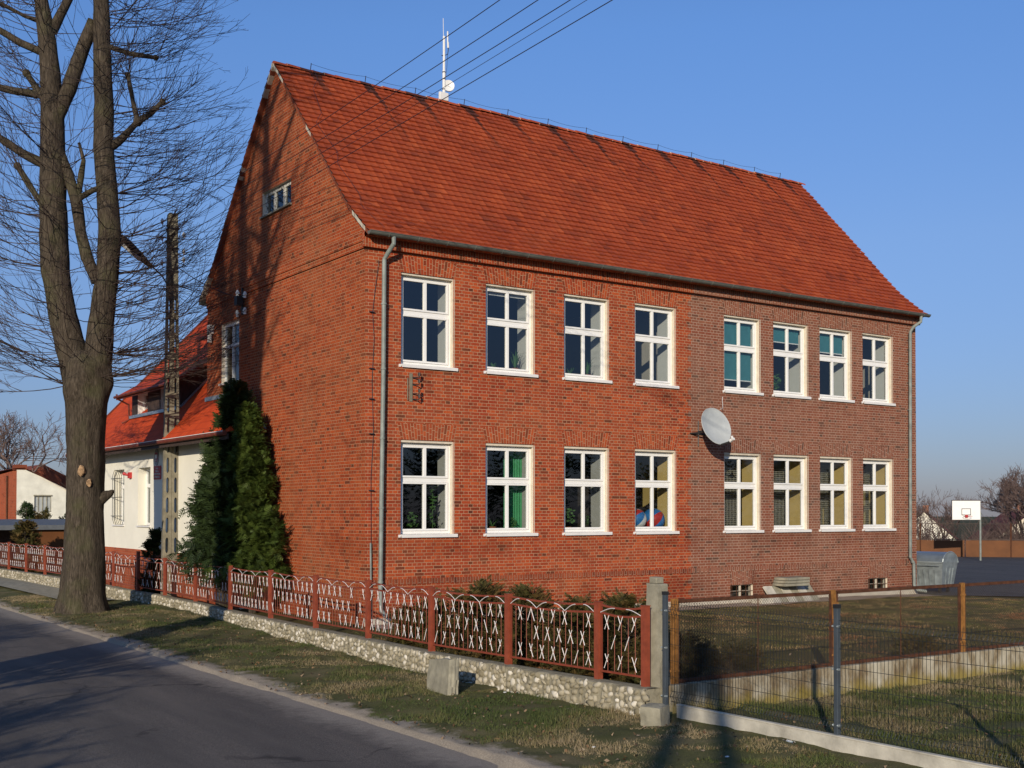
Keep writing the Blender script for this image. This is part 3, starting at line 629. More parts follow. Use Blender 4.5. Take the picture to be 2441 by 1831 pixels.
blind(('U', 4), .86); blind(('U', 5), .22); blind(('U', 6), .3); blind(('U', 1), .04, 'room_light')
for k in (4, 5, 6, 7):      # sports-hall net behind the lower right windows
    a, b = WX[k]; m = MB(); n = int((b-a)/.06)
    for i in range(n): x = a+.06*i+.03; m.box((x, .80, ZL0), (x+.005, .804, ZL1-.2))
    for i in range(int((ZL1-.3-ZL0)/.06)): z = ZL0+.06*i; m.box((a, .796, z), (b, .8, z+.005))
    m.build('safety_net', 'render_white', wins['L', k])
for i in (3, 4, 5, 6, 7):   # partition / cupboard faces seen in the lit part of the rooms
    pass
# basement windows
for a, b, lo, hi in BW:
    f = MB()
    for x in (a, b-.03): f.box((x, .08, lo), (x+.03, .12, hi))
    for z in (lo, hi-.03): f.box((a+.03, .08, z), (b-.03, .12, z+.03))
    f.box(((a+b)/2-.02, .07, lo+.03), ((a+b)/2+.02, .12, hi-.03)); f.box((a+.03, .085, (lo+hi)/2-.008), (b-.03, .115, (lo+hi)/2+.008))
    fo = f.build('basement_window', 'mortar_pale', school)
    q = MB(); q.quad([(a, .11, lo), (b, .11, lo), (b, .11, hi), (a, .11, hi)]); q.build('pane', 'window_glass', fo)
    q = MB()
    for i in range(5): x = a+(b-a)*(i+.5)/5; q.box((x-.006, .03, lo), (x+.006, .042, hi))
    q.box((a, .025, (lo+hi)/2-.006), (b, .03, (lo+hi)/2+.006)); q.build('grille', 'rust_dark', fo)
# gable windows
def gwin(y0, y1, z0, z1, nm, cols, mat, bars=True):
    f = MB(); X = .09; d = .06; fr = .07
    f.box((X, y0, z0), (X+d, y0+fr, z1)); f.box((X, y1-fr, z0), (X+d, y1, z1)); f.box((X, y0+fr, z0), (X+d, y1-fr, z0+fr)); f.box((X, y0+fr, z1-fr*1.4), (X+d, y1-fr, z1))
    for i in range(1, cols): y = y0+(y1-y0)*i/cols; f.box((X-.015, y-.04, z0+fr), (X+d-.005, y+.04, z1-fr*1.4))
    if bars: zz = z0+(z1-z0)*.58; f.box((X-.01, y0+fr, zz), (X+d-.004, y1-fr, zz+.1))
    fo = f.build(nm, mat, school); q = MB(); q.quad([(X+.03, y1-.05, z0+.05), (X+.03, y0+.05, z0+.05), (X+.03, y0+.05, z1-.05), (X+.03, y1-.05, z1-.05)]); q.build('pane', 'window_glass', fo)
    q = MB(); q.box((-.07, y0-.06, z0-.03), (X, y1+.06, z0+.015)); q.build('sill', 'sill_white' if bars else 'concrete', fo)
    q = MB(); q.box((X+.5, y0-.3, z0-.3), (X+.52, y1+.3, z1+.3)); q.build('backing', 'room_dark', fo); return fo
def old_white():
    m = NM('peeling_white', .8, .2); a = m.noise(m.co(), 14, 6, .7); m.color(m.ramp(a, [(.42, (.16, .13, .10)), (.5, (.6, .58, .5)), (.7, (.72, .70, .62))])); m.bump(a, .4, .005)
old_white()
gwin(4.15, 6.0, 10.76, 11.43, 'attic_window', 3, 'peeling_white', False); gwin(7.62, 8.95, 6.49, 8.25, 'window', 2, 'white_frame')

# ---------------------------------------------------------------- roof of tiles
HOOKS = [.95, 2.6, 4.2, 5.85, 7.4, 8.9, 10.4, 11.9, 13.4, 14.9, 16.4, 17.9, 19.2]
def tiles(side):
    mb = MB(); P = [(p[0], p[1]) for p in PROF]; S_ = [0]
    for a, b in zip(P, P[1:]): S_.append(S_[-1]+math.hypot(b[0]-a[0], b[1]-a[1]))
    def at(s):
        y = np.interp(s, S_, [p[0] for p in P]); z = np.interp(s, S_, [p[1] for p in P]); e = .15
        y2 = np.interp(min(s+e, S_[-1]), S_, [p[0] for p in P]); z2 = np.interp(min(s+e, S_[-1]), S_, [p[1] for p in P])
        y1 = np.interp(max(s-e, 0), S_, [p[0] for p in P]); z1 = np.interp(max(s-e, 0), S_, [p[1] for p in P])
        t = Vector((0, y2-y1, z2-z1)).normalized(); return Vector((0, y, z)), Vector((0, -t.z, t.y))
    nr = 33; ex = S_[-1]/nr; tw = .215; x0 = -.13; nc = round((XF+.13-x0)/tw); tw = (XF+.13-x0)/nc
    prof = [(0, .010), (.16, .002), (.4, .0), (.62, .001), (.84, .008), (1.0, .014)]
    for r in range(nr):
        p0, n0 = at(r*ex-.035); p1, n1 = at(min((r+1)*ex, S_[-1]))
        for c in range(nc):
            x = x0+c*tw; j = NR.normal(0, .004); tin = float(np.clip(NR.normal(.5+.3*nz(c*.2, r*.23, .9), .17), 0, 1)); sag = .012*nz(x, r*.3, .8)
            def soot_at(xx):
                if side: return 0
                k = (nr-r)*ex; b_ = 0
                for hx in HOOKS:
                    reach = 1.4+1.9*abs(nz(hx, 1, 1.3))*2; cx = hx+.05+.10*k+.03*math.sin(k*5+hx)
                    if k < reach and abs(xx-cx) < (.16 if k < .5 else (.08 if k < 1.1 else .045)): b_ = max(b_, .85*(1-k/reach)**.5)
                return b_
            lo = []; hi = []
            for t, h in prof:
                lo.append(p0+n0*(.052+h+j+sag)+Vector((x+t*tw, 0, 0))); hi.append(p1+n1*(.004+h+sag)+Vector((x+t*tw, 0, 0)))
            if side:
                lo = [Vector((v.x, W-v.y, v.z)) for v in lo]; hi = [Vector((v.x, W-v.y, v.z)) for v in hi]
            for q in range(len(prof)-1):
                so_ = soot_at(x+(prof[q][0]+prof[q+1][0])/2*tw); f = [lo[q], lo[q+1], hi[q+1], hi[q]]; mb.quad(f if not side else f[::-1], None, 0, (tin, so_, .01))
                dn = [v-n0*.06 if not side else v-Vector((0, -n0.y, n0.z))*.04 for v in (lo[q], lo[q+1])]
                f = [dn[0], dn[1], lo[q+1], lo[q]]; mb.quad(f if not side else f[::-1], None, 0, (tin*.8, so_, .01))
    return mb.build('roof', 'roof_tile', school)
tiles(0); tiles(1)
# underlay so nothing shows through
ul = MB()
for a, b in zip(PROF, PROF[1:]):
    for s1 in (0, 1):
        ya, yb = (a[0], b[0]) if s1 == 0 else (W-a[0], W-b[0])
        f = [(-.1, ya, a[1]-.03), (XF+.1, ya, a[1]-.03), (XF+.1, yb, b[1]-.03), (-.1, yb, b[1]-.03)]
        ul.quad(f if s1 == 0 else f[::-1])
ul.build('roof_underlay', 'slate_far', school)
# verge mortar
vm = MB()
for s1 in (0, 1):
    for (a, b) in zip(PROF, PROF[1:]):
        n = max(2, int(math.hypot(b[0]-a[0], b[1]-a[1])/.12))
        for i in range(n):
            t0, t1 = i/n, (i+1)/n; ya, za = a[0]+(b[0]-a[0])*t0, a[1]+(b[1]-a[1])*t0; yb, zb = a[0]+(b[0]-a[0])*t1, a[1]+(b[1]-a[1])*t1
            if s1: ya, yb = W-ya, W-yb
            pale = 1 if ((za > 14.0) or (9.2 < za < 9.75) or (12.1 < za < 12.4)) and NR.random() < .85 else 0
            q = .012*NR.random()
            vm.quad([(-.125-q, ya, za-.07), (-.125-q, yb, zb-.07), (-.125-q, yb, zb+.03), (-.125-q, ya, za+.03)], None, pale)
            vm.quad([(-.125-q, yb, zb-.07), (-.125-q, ya, za-.07), (.01, ya, za-.07), (.01, yb, zb-.07)], None, pale)
vm.build('verge_edge', ['roof_far', 'mortar_pale'], school)
rg = MB(); x = -.12; yR = W/2
while x < XF+.1:
    L_ = .36; j = NR.normal(0, .008); n = 7; tin = float(NR.random())
    for k in range(n):
        t0, t1 = math.pi*k/n, math.pi*(k+1)/n
        P_ = lambda t, xx, rr: (xx, yR-rr*math.cos(t)*1.0, 14.63+rr*math.sin(t)*.75+j)
        r0, r1 = .135, .115
        rg.quad([P_(t0, x, r0), P_(t0, x+L_+.04, r1), P_(t1, x+L_+.04, r1), P_(t1, x, r0)], None, 0, (tin, .75 if any(abs(x+.18-h) < .2 for h in HOOKS) else 0, .01))
        rg.quad([P_(t0, x, r0), P_(t1, x, r0), (x, yR, 14.62)], None, 1 if NR.random() < .35 else 0, (tin, 0, .01))
    x += L_
rg.build('ridge', ['ridge_tile', 'mortar_pale'], school)
# lightning conductor on the ridge and down the verge
lc = MB(); pts = []
for i, hx in enumerate(HOOKS):
    lc.rod((hx, yR, 14.68), (hx+.02, yR-.02, 14.90), .011, 5); pts.append(Vector((hx, yR-.02, 14.88)))
for a, b in zip(pts, pts[1:]):
    lc.tube([a+(b-a)*t-Vector((0, 0, .05*math.sin(math.pi*t))) for t in np.linspace(0, 1, 7)], .0045, 4)
lc.build('lightning_conductor', 'cable', school)
lc = MB(); pts = [(.95+.10*math.sin(i*2.1)-.8*min(1, i/5)+.05, y-.05, rz(max(y, -.3))+.11+(.02 if i % 2 else 0)) for i, y in enumerate(np.linspace(5.0, -.3, 14))]
lc.tube(pts, .005, 4); lc.build('lightning_conductor', 'cable', school)
# gutter
def gutter(x0, x1, yc, zc, r, mat, nm='gutter'):
    m = MB(); n = 8
    for k in range(n):
        t0, t1 = math.pi+math.pi*k/n, math.pi+math.pi*(k+1)/n
        P_ = lambda t, xx, rr=r: (xx, yc+rr*math.cos(t), zc+rr*math.sin(t))
        m.quad([P_(t0, x0), P_(t0, x1), P_(t1, x1), P_(t1, x0)]); m.quad([P_(t1, x0, r-.006), P_(t1, x1, r-.006), P_(t0, x1, r-.006), P_(t0, x0, r-.006)])
        m.quad([P_(t0, x0), P_(t1, x0), (x0, yc, zc)]); m.quad([P_(t1, x1), P_(t0, x1), (x1, yc, zc)])
    m.rod((x0, yc-r, zc), (x1, yc-r, zc), .011, 6); m.rod((x0, yc+r, zc), (x1, yc+r, zc), .008, 6)
    x = x0+.5
    while x < x1: m.tube([(x, yc+(r+.006)*math.cos(t), zc+(r+.006)*math.sin(t)) for t in np.linspace(math.pi, 2*math.pi, 7)], .009, 4); x += .78
    return m.build(nm, mat, school)
gutter(-.14, XF+.16, -.40, 9.17, .078, 'gutter_metal')
gr = MB(); gr.box((-.12, W+.25, 9.02), (XF+.1, W+.42, 9.17)); gr.build('gutter', 'gutter_metal', school)
def downpipe(pts, r, mat):
    m = MB(); m.tube(pts, r, 12)
    for z in (1.2, 2.9, 4.5, 6.1, 7.6):
        x = np.interp(z, [p[2] for p in pts][::-1], [p[0] for p in pts][::-1]); y = np.interp(z, [p[2] for p in pts][::-1], [p[1] for p in pts][::-1])
        m.tube([(x, y, z-.02), (x, y, z+.02)], r+.012, 12); m.box((x-.01, y, z-.01), (x+.01, 0, z+.01))
    return m.build('downpipe', mat, school, smooth=False)
downpipe([(.50, -.40, 9.12), (.50, -.40, 8.95), (.44, -.20, 8.74), (.40, -.13, 8.62), (.39, -.12, 6), (.35, -.12, 3), (.33, -.12, .9), (.34, -.14, .55), (.38, -.3, .42)], .052, 'zinc_pipe')
downpipe([(19.80, -.40, 9.12), (19.80, -.38, 8.92), (19.66, -.2, 8.76), (19.60, -.13, 8.6), (19.56, -.12, 1.35), (19.72, -.13, 1.15), (19.74, -.13, .45), (19.8, -.2, .3), (20.0, -.4, .26)], .05, 'zinc_pipe')
m = MB(); m.tube([(.11, -.05, 2.1), (.12, -.05, 1.4), (.13, -.05, .2)], .022, 8); m.build('conduit', 'zinc_pipe', school)
m = MB(); m.tube([(.30, -.05, 8.6), (.22, -.02, 7.9), (.16, -.02, 7.4), (.2, -.02, 6.8), (.15, -.02, 5.8), (.19, -.02, 4.6), (.13, -.02, 3.6), (.14, -.02, 2.1)], .007, 4)
for z in (7.4, 6.1, 5.4, 4.6, 3.3): m.box((.08, -.06, z-.01), (.2, 0, z+.01))
m.build('lightning_conductor', 'cable', school)

# ---------------------------------------------------------------- things on the school
# satellite dish
t = thing('satellite_dish', 'large pale grey satellite dish on the brick front wall', 'satellite dish', (10.42, -.62, 5.14))
az, el = R(183), R(20)
fd = Vector((math.sin(az)*math.cos(el), math.cos(az)*math.cos(el), math.sin(el))); fr_ = fd.cross(Vector((0, 0, 1))).normalized(); fu = fr_.cross(fd)
m = MB(); n = 36; rings = 7; base = []
for side in (0, 1):
    for k in range(rings+1):
        r = k/rings
        for q in range(n):
            a = 2*math.pi*q/n; p = fr_*(.50*r*math.cos(a))+fu*(.54*r*math.sin(a))+fd*(.085*r*r-.02-(.012 if side else 0)); m.v.append(tuple(p))
for side in (0, 1):
    o_ = side*(rings+1)*n
    for k in range(rings):
        for q in range(n):
            f = (o_+k*n+q, o_+k*n+(q+1) % n, o_+(k+1)*n+(q+1) % n, o_+(k+1)*n+q); m.f.append(f if side else f[::-1]); m.uv.append(None); m.mi.append(0); m.tint.append((0, 0, 0))
m.build('reflector', 'dish_grey', t, smooth=True)
m = MB(); m.tube([fr_*(.50*math.cos(a))+fu*(.54*math.sin(a))+fd*.06 for a in np.linspace(0, 2*math.pi, 37)[:-1]], .011, 6, closed=True); m.build('rim', 'dish_grey', t)
foc = fd*.50-fu*.60
m = MB(); m.bar(fu*-.55+fd*.05, foc-fu*.03, .03, .04); m.build('feed_arm', 'dark_metal', t)
m = MB(); m.tube([foc-fd*.02, foc+fd*.09], .038, 10); m.tube([foc-fd*.02, foc-fd*.06], .05, 10); m.tube([foc+fd*.03+fu*.0, foc+fu*.10+fd*.04], .03, 8); m.build('feed_horn', 'toy_white', t)
m = MB(); m.rod((0, .05, -.1), (-.05, .60, -.1), .03); m.bar((-.35, .60, -.16), (.25, .60, -.16), .05, .04); m.bar((-.05, .60, -.5), (-.05, .60, .2), .05, .03); m.rod((-.36, .60, -.16), (-.1, .15, -.12), .018); m.box((-.12, .12, -.2), (.0, .2, .08)); m.build('wall_bracket', 'dark_metal', t)
m = MB(); m.tube([(11.30-10.42, .60, .92), (.80, .52, .8), (.55, .25, .6), (.38, .10, .53), (.2, 0, .50)], .008, 5); m.build('cable', 'toy_white', t)
# roof antenna mast
t = thing('antenna_mast', 'white radio mast with small round dish standing on the roof ridge', 'antenna', (5.17, 5.06, 14.5))
m = MB(); m.tube([(0, 0, 0), (0, 0, 1.1)], .045, 10); m.tube([(0, 0, 1.1), (0, 0, 2.1)], .036, 10); m.tube([(-.02, 0, 2.1), (-.03, 0, 2.62)], .008, 5); m.build('mast', 'porcelain', t)
m = MB(); m.tube([(.11, -.02, 1.95), (.11, -.02, 2.26)], .022, 8); m.tube([(.13, -.02, 1.78), (.12, -.02, 1.95)], .03, 8); m.build('rod_aerial', 'porcelain', t)
m = MB(); m.tube([(-.08, 0, 1.52), (.03, 0, 1.55), (.12, -.01, 1.6), (.14, -.02, 1.78)], .012, 6); m.tube([(.12, 0, 1.6), (.08, -.03, 1.2), (.03, -.04, .9)], .006, 5)
for z in (.55, .85, 1.05): m.tube([(0, 0, z-.012), (0, 0, z+.012)], .052, 10)
m.build('aerial_arm', 'cable', t)
m = MB(); n = 24; d = Vector((-.35, -.93, .1)).normalized(); u = d.cross(Vector((0, 0, 1))).normalized(); v = u.cross(d); c = Vector((.13, -.03, .66))
for k in range(n):
    a, b = 2*math.pi*k/n, 2*math.pi*(k+1)/n; e = lambda q, r, o: c+u*(r*math.cos(q))+v*(r*math.sin(q))+d*o
    m.quad([e(a, .17, .05), e(b, .17, .05), c]); m.quad([e(b, .17, .05), e(a, .17, .05), e(a, .17, 0), e(b, .17, 0)]); m.quad([e(b, .17, 0), e(a, .17, 0), c-d*.02])
m.rod(c, c+d*.16, .008); m.rod(c+u*.05, c+d*.1+u*.1, .006); m.build('round_dish', 'porcelain', t)
m = MB(); m.box((-.22, -.14, .18), (.08, -.05, .42)); m.build('equipment_box', 'porcelain', t, bevel=.02)
# insulator bracket on the front wall
def insulator(m, c, s=1): lathe(m, [(0, -.06*s), (.03*s, -.06*s), (.035*s, -.03*s), (.02*s, -.015*s), (.045*s, 0), (.05*s, .02*s), (.03*s, .05*s), (.03*s, .07*s), (0, .09*s)], c, 10)
t = thing('insulator_bracket', 'rusty steel bracket with hooked insulator pins under the nearest upper window', 'bracket', (1.17, 0, 5.4))
m = MB(); m.box((-.03, -.02, 0), (.05, -.005, .66)); m.box((-.09, -.03, .02), (-.07, -.01, .55)); m.build('back_plate', 'pole_concrete', t)
m = MB()
for z in (.05, .18, .40, .56): m.tube([(.05, -.02, z), (.12, -.08, z), (.14, -.16, z-.02), (.14, -.18, z+.05)], .014, 6); m.rod((.14, -.18, z+.03), (.14, -.18, z+.11), .028)
m.build('hooked_pins', 'dark_metal', t)
# insulator bracket on the gable
t = thing('insulator_bracket', 'dark steel bracket with white insulators high on the gable wall', 'bracket', (0, 7.25, 8.3))
m = MB(); m.box((-.08, -.03, 0), (-.04, .03, .75)); m.box((-.05, -.2, .15), (-.02, .2, .19)); m.box((-.05, -.2, .52), (-.02, .2, .56)); m.rod((-.04, 0, .37), (0, 0, .37), .02); m.box((-.26, -.1, .25), (-.08, .1, .5)); m.build('frame', 'dark_metal', t)
for y, z in ((-.28, .05), (.26, .05), (-.28, .5), (.26, .62)): m = MB(); insulator(m, (-.1, y, z), 1.3); m.rod((-.1, y, z), (-.1, y*.3, z-.02), .01); m.build('insulator', 'porcelain', t)
# alarm lamp left of the gable window
t = thing('alarm_box', 'small white box lamp on the gable corner beside the upper window', 'lamp', (0, 9.65, 8.05))
m = MB(); m.box((-.16, -.1, .0), (0, .1, .26)); m.build('housing', 'porcelain', t, bevel=.02); m = MB(); m.box((-.14, -.09, -.26), (-.08, -.04, -.01)); m.box((-.14, .03, -.26), (-.08, .09, -.01)); m.build('lamp_arm', 'porcelain', t)

# window-sill things (inside, standing on the inner sill)
def plant(x, z, y, kind, label, s=1.):
    t = thing('potted_plant', label, 'plant', (x, y, z), 'plants on the school window sills')
    m = MB(); lathe(m, [(0, 0), (.05*s, 0), (.07*s, .1*s), (.078*s, .1*s), (.078*s, .12*s), (.06*s, .12*s), (0, .11*s)], (0, 0, 0), 12); m.build('pot', 'pot_clay', t)
    m = MB()
    n = {'spike': 16, 'fern': 26, 'bush': 60, 'tall': 90}[kind]
    for i in range(n):
        a = NR.uniform(0, 6.28); L_ = NR.uniform(.25, .42)*s
        if kind in ('spike', 'fern'):
            up_ = NR.uniform(.6, 1.1) if kind == 'spike' else NR.uniform(.9, 1.6); pts = [Vector((0, 0, .1*s)), Vector((math.cos(a)*L_*.3, math.sin(a)*L_*.2, .1*s+L_*.5*up_)), Vector((math.cos(a)*L_*.7, math.sin(a)*L_*.35, .1*s+L_*.6*up_))]
            wv = Vector((-math.sin(a), math.cos(a), 0))*(.014*s if kind == 'spike' else .008*s)
            m.quad([pts[0]-wv, pts[0]+wv, pts[1]+wv, pts[1]-wv]); m.quad([pts[1]-wv, pts[1]+wv, pts[2]])
        else:
            hgt = NR.uniform(.08, .45 if kind == 'bush' else 1.05)*s; r = NR.uniform(.02, .2)*s*(1-.5*hgt/(1.1*s)); c = Vector((r*math.cos(a), r*.6*math.sin(a), .1+hgt)); q = Vector((NR.normal(), NR.normal(), NR.normal())).normalized()*.045*s; q2 = q.orthogonal()
            m.quad([c-q, c+q2*.6, c+q, c-q2*.6])
    if kind == 'tall': m.rod((0, 0, .1), (0, 0, 1.1*s), .008)
    m.build('leaves', 'plant_green', t)
plant(3.75, ZU0+.06, .36, 'spike', 'spiky potted plant in the left half of the second upper window', .9); plant(4.40, ZU0+.06, .34, 'fern', 'feathery fern in a clay pot in the second upper window', 1.35)
plant(6.15, ZU0+.06, .34, 'spike', 'spiky plant behind the third upper window', 1.0); plant(6.72, ZU0+.06, .34, 'fern', 'feathery fern behind the third upper window', 1.3)
plant(2.00, ZL0+.06, .36, 'tall', 'tall climbing plant in the nearest lower window', 1.0); plant(1.45, ZL0+.06, .34, 'bush', 'low bushy plant in the left half of the nearest lower window', .9)
plant(3.72, ZL0+.06, .34, 'spike', 'arching spider plant beside the green curtain', 1.3); plant(4.35, ZL0+.06, .34, 'bush', 'small leafy plant in front of the green curtain', .6)
plant(6.10, ZL0+.06, .34, 'bush', 'bushy plant in the left half of the third lower window', 1.1); plant(6.70, ZL0+.06, .34, 'bush', 'small plant in an orange pot in the third lower window', .7)
plant(13.85, ZU0+.06, .34, 'bush', 'bushy plant behind the second upper window of the browner half', 1.2)
t = thing('curtain', 'green pleated curtain behind the second lower window', 'curtain', (4.52, .55, 2.3))
m = MB(); n = 40
for k in range(n):
    x0, x1 = -.45+.9*k/n, -.45+.9*(k+1)/n; f = lambda x: .03*math.sin(x*55)
    m.quad([(x0*.7, f(x0), 0), (x1*.7, f(x1), 0), (x1*.7, f(x1), 2.1), (x0*.7, f(x0), 2.1)])
m.build('cloth', 'curtain_green', t)
for x, y, z, r, c, lb in ((8.55, .52, 2.25, .30, ('toy_white', 'toy_red', 'toy_blue'), 'striped red and white ball in the left half of the fourth lower window'), (9.18, .52, 2.22, .32, ('toy_blue', 'toy_blue', 'toy_red'), 'blue ball with a red stripe in the right half of the fourth lower window')):
    o = thing('play_ball', lb, 'ball', (x, y, z+.05+r), 'play balls behind the fourth lower window', rz=NR.uniform(0, 3)); o.rotation_euler = (.5, .7, 0)
    m = MB(); n, mm = 24, 12
    m.ball((0, 0, 0), r, n, mm)
    m.mi = [(0 if (i % n)//3 % 3 == 0 else (1 if (i % n)//3 % 3 == 1 else 2)) for i in range(n*mm)]
    m.build('ball', list(c), o, smooth=True)
t = thing('soft_toy', 'small heap of coloured toys on the sill of the nearest upper window', 'toys', (1.95, .34, ZU0+.05))
m = MB(); m.ball((-.14, 0, .06), .06, 10, 6); m.build('green_toy', 'toy_yellow', t, smooth=True)
m = MB(); m.ball((-.02, 0, .06), .065, 10, 6); m.build('white_toy', 'toy_white', t, smooth=True)
m = MB(); m.ball((.09, 0, .08), .07, 10, 6); m.build('red_toy', 'toy_red', t, smooth=True)
m = MB(); m.box((-.4, .5, .9), (.4, .9, .95)); m.build('shelf', 'toy_white', None) if False else None

# concrete slabs leaning on the wall
for i in range(6):
    x = 12.95+i*.33; tt = thing('paving_slab', 'concrete slab leaning on the school wall, %s' % ('leftmost of the row', 'second of the row', 'third of the row', 'fourth of the row', 'fifth of the row', 'rightmost of the row')[i], 'slab', (x, -.62+.03*(i % 2), .16), 'concrete slabs leaning on the school wall')
    o = MB(); tl = .42; o.quad([(-.165, 0, 0), (.165, 0, 0), (.165+.05, .50, .50), (-.165+.05, .50, .50)]); o.quad([(.165, .045, -.03), (-.165, .045, -.03), (-.115, .545, .47), (.215, .545, .47)])
    o.quad([(-.165, 0, 0), (-.115, .5, .5), (-.115, .545, .47), (-.165, .045, -.03)]); o.quad([(.215, .5, .5), (.165, 0, 0), (.165, .045, -.03), (.215, .545, .47)]); o.quad([(-.115, .5, .5), (.215, .5, .5), (.215, .545, .47), (-.115, .545, .47)])
    o.build('slab', 'concrete' if i % 2 else 'kerb_concrete', tt)
for i in range(3):
    o = MB(); o.box((-.5, -.25, 0), (.5, .25, .075)); o = o.build('paving_slab', 'concrete', bevel=.012); o.location = (13.75+.02*i, -.34, .66+.085*i); o.rotation_euler = (0, 0, R(-4+3*i))
    tag(o, 'flat concrete slab on top of the leaning slabs, %s of three' % ('lowest', 'middle', 'topmost')[i], 'slab', 'concrete slabs stacked flat by the school wall')
o = MB(); o.box((-.25, -.2, 0), (.25, .2, .26)); o = o.build('kerb_block', 'kerb_concrete', bevel=.02); o.location = (12.45, -.45, .16); tag(o, 'short pale block beside the basement window', 'block')

# ---------------------------------------------------------------- annex
AX = -.60; AY0, AY1 = 6.0, 21.1; AZ = 4.84
an = thing('annex_building', 'low cream rendered annex with bright orange red tiled roof and dormer', 'annex', (0, 0, 0))
aw = [(16.25, 17.45, 2.34, 4.22), (13.50, 14.75, 2.34, 4.22)]
m = MB(); ycut = sorted({AY0, AY1, *[v for h in aw for v in h[:2]]})
for a, b in zip(ycut, ycut[1:]):
    z = 1.56
    for h in sorted([h for h in aw if h[0] <= a+1e-6 and h[1] >= b-1e-6], key=lambda h: h[2]):
        m.quad([(AX, b, z), (AX, a, z), (AX, a, h[2]), (AX, b, h[2])]); z = h[3]
    m.quad([(AX, b, z), (AX, a, z), (AX, a, AZ), (AX, b, AZ)])
for a, b, lo, hi in aw:
    D = .34
    m.quad([(AX, a, lo), (AX, a, hi), (AX+D, a, hi), (AX+D, a, lo)]); m.quad([(AX, b, hi), (AX, b, lo), (AX+D, b, lo), (AX+D, b, hi)])
    m.quad([(AX, a, hi), (AX, b, hi), (AX+D, b, hi), (AX+D, a, hi)]); m.quad([(AX, b, lo), (AX, a, lo), (AX+D, a, lo), (AX+D, b, lo)])
m.quad([(AX, AY1, 0), (10, AY1, 0), (10, AY1, AZ), (AX, AY1, AZ)][::-1]); m.quad([(AX, AY0, 0), (0, AY0, 0), (0, AY0, AZ), (AX, AY0, AZ)])
# far gable
m.quad([(AX, AY1, AZ), (10, AY1, AZ), (5, AY1, 11.3)][::-1])
m.build('wall', 'render_white', an)
m = MB(); m.quad([(AX-.02, AY1, -.1), (AX-.02, AY0, -.1), (AX-.02, AY0, 1.56), (AX-.02, AY1, 1.56)], [(AY1, 0), (AY0, 0), (AY0, 1.6), (AY1, 1.6)]); m.quad([(AX-.02, AY1, 1.56), (AX-.02, AY0, 1.56), (AX, AY0, 1.56), (AX, AY1, 1.56)], [(0, 0), (1, 0), (1, .02), (0, .02)]); m.build('plinth', 'brick_far', an)
SLP = 1.07
def rf(x, y=None): return 4.90+SLP*(x+1.12)
m = MB(); ye = 5.55
def rq(pts, uvs=None): m.quad(pts, uvs)
sl_ = math.sqrt(1+SLP**2)
yh = 7.15  # hip apex line meets the gable wall
m.quad([(-1.12, ye, rf(-1.12)), (0, yh, rf(0)), (0, 10.12, rf(0)), (-1.12, 10.12, rf(-1.12))][::-1], [(ye, 0), (yh, 1.12*sl_), (10.12, 1.12*sl_), (10.12, 0)][::-1])
m.quad([(-1.12, ye, rf(-1.12)), (0, ye, rf(-1.12)+.02), (0, yh, rf(0))], [(0, 0), (1.12, 0), (1.12, 1.9)])
m.quad([(-1.12, 10.12, rf(-1.12)), (5.0, 10.12, rf(5.0)), (5.0, AY1+.12, rf(5.0)), (-1.12, AY1+.12, rf(-1.12))][::-1], [(10.12, 0), (10.12, 6.12*sl_), (AY1+.12, 6.12*sl_), (AY1+.12, 0)][::-1])
m.quad([(5.0, 10.12, rf(5.0)), (11.1, 10.12, rf(-1.1)), (11.1, AY1+.12, rf(-1.1)), (5.0, AY1+.12, rf(5.0))][::-1], [(0, 0), (0, 8), (11, 8), (11, 0)][::-1])
m.build('roof', 'annex_tile', an)
m = MB(); m.quad([(-1.12, ye, 4.86), (-1.12, AY1+.12, 4.86), (AX, AY1+.12, 4.80), (AX, ye, 4.80)]); m.build('soffit', 'wood_dark', an)
m = MB(); m.box((-1.16, ye, 4.70), (-1.10, AY1+.1, 4.86)); m.build('fascia', 'wood_dark', an)
m = MB(); m.tube([(-1.22, ye-.02, 4.86), (-1.22, AY1+.1, 4.86)], .065, 8); m.build('gutter', 'roof_red_eaves', an)
m = MB(); m.rod((-1.28, ye, 4.915), (-1.28, AY1+.1, 4.915), .012, 5); m.build('gutter_lip', 'sill_white', an)
m = MB(); m.box((-.06, yh, rf(0)-.02), (-.01, 10.15, rf(0)+.10)); m.bar((-.03, yh, rf(0)+.06), (-.03, 5.7, rf(0)-1.10), .05, .12, (0, 0, 1)); m.build('flashing', 'flashing', an)
m = MB(); m.bar((-1.15, AY1+.1, rf(-1.15)+.03), (5.0, AY1+.1, rf(5)+.03), .10, .06); m.build('verge', 'roof_red_eaves', an)
# snow hooks / small details along verge
# dormer
DX = -.05; D0, D1 = 12.35, 17.25; dz0 = rf(DX)-.02; dz1 = 7.04
dr = MB(); dh = [(15.55, 16.60, 6.10, 6.86), (13.35, 14.20, 6.10, 6.88)]
ycut = sorted({D0, D1, *[v for h in dh for v in h[:2]]})
for a, b in zip(ycut, ycut[1:]):
    z = dz0
    for h in [h for h in dh if h[0] <= a+1e-6 and h[1] >= b-1e-6]: dr.quad([(DX, b, z), (DX, a, z), (DX, a, h[2]), (DX, b, h[2])]); z = h[3]
    dr.quad([(DX, b, z), (DX, a, z), (DX, a, dz1), (DX, b, dz1)])
for y in (D0, D1):
    pts = [(DX, y, dz0), (2.13, y, rf(2.13)), (DX, y, dz1)]; dr.quad(pts if y == D0 else pts[::-1])
for i in range(30):   # board joints on the cheek and front
    x = DX+.12*i
    if x < 1.9: dr.box((x, D0-.012, rf(x)), (x+.02, D0, dz1+.6*(x-DX)))
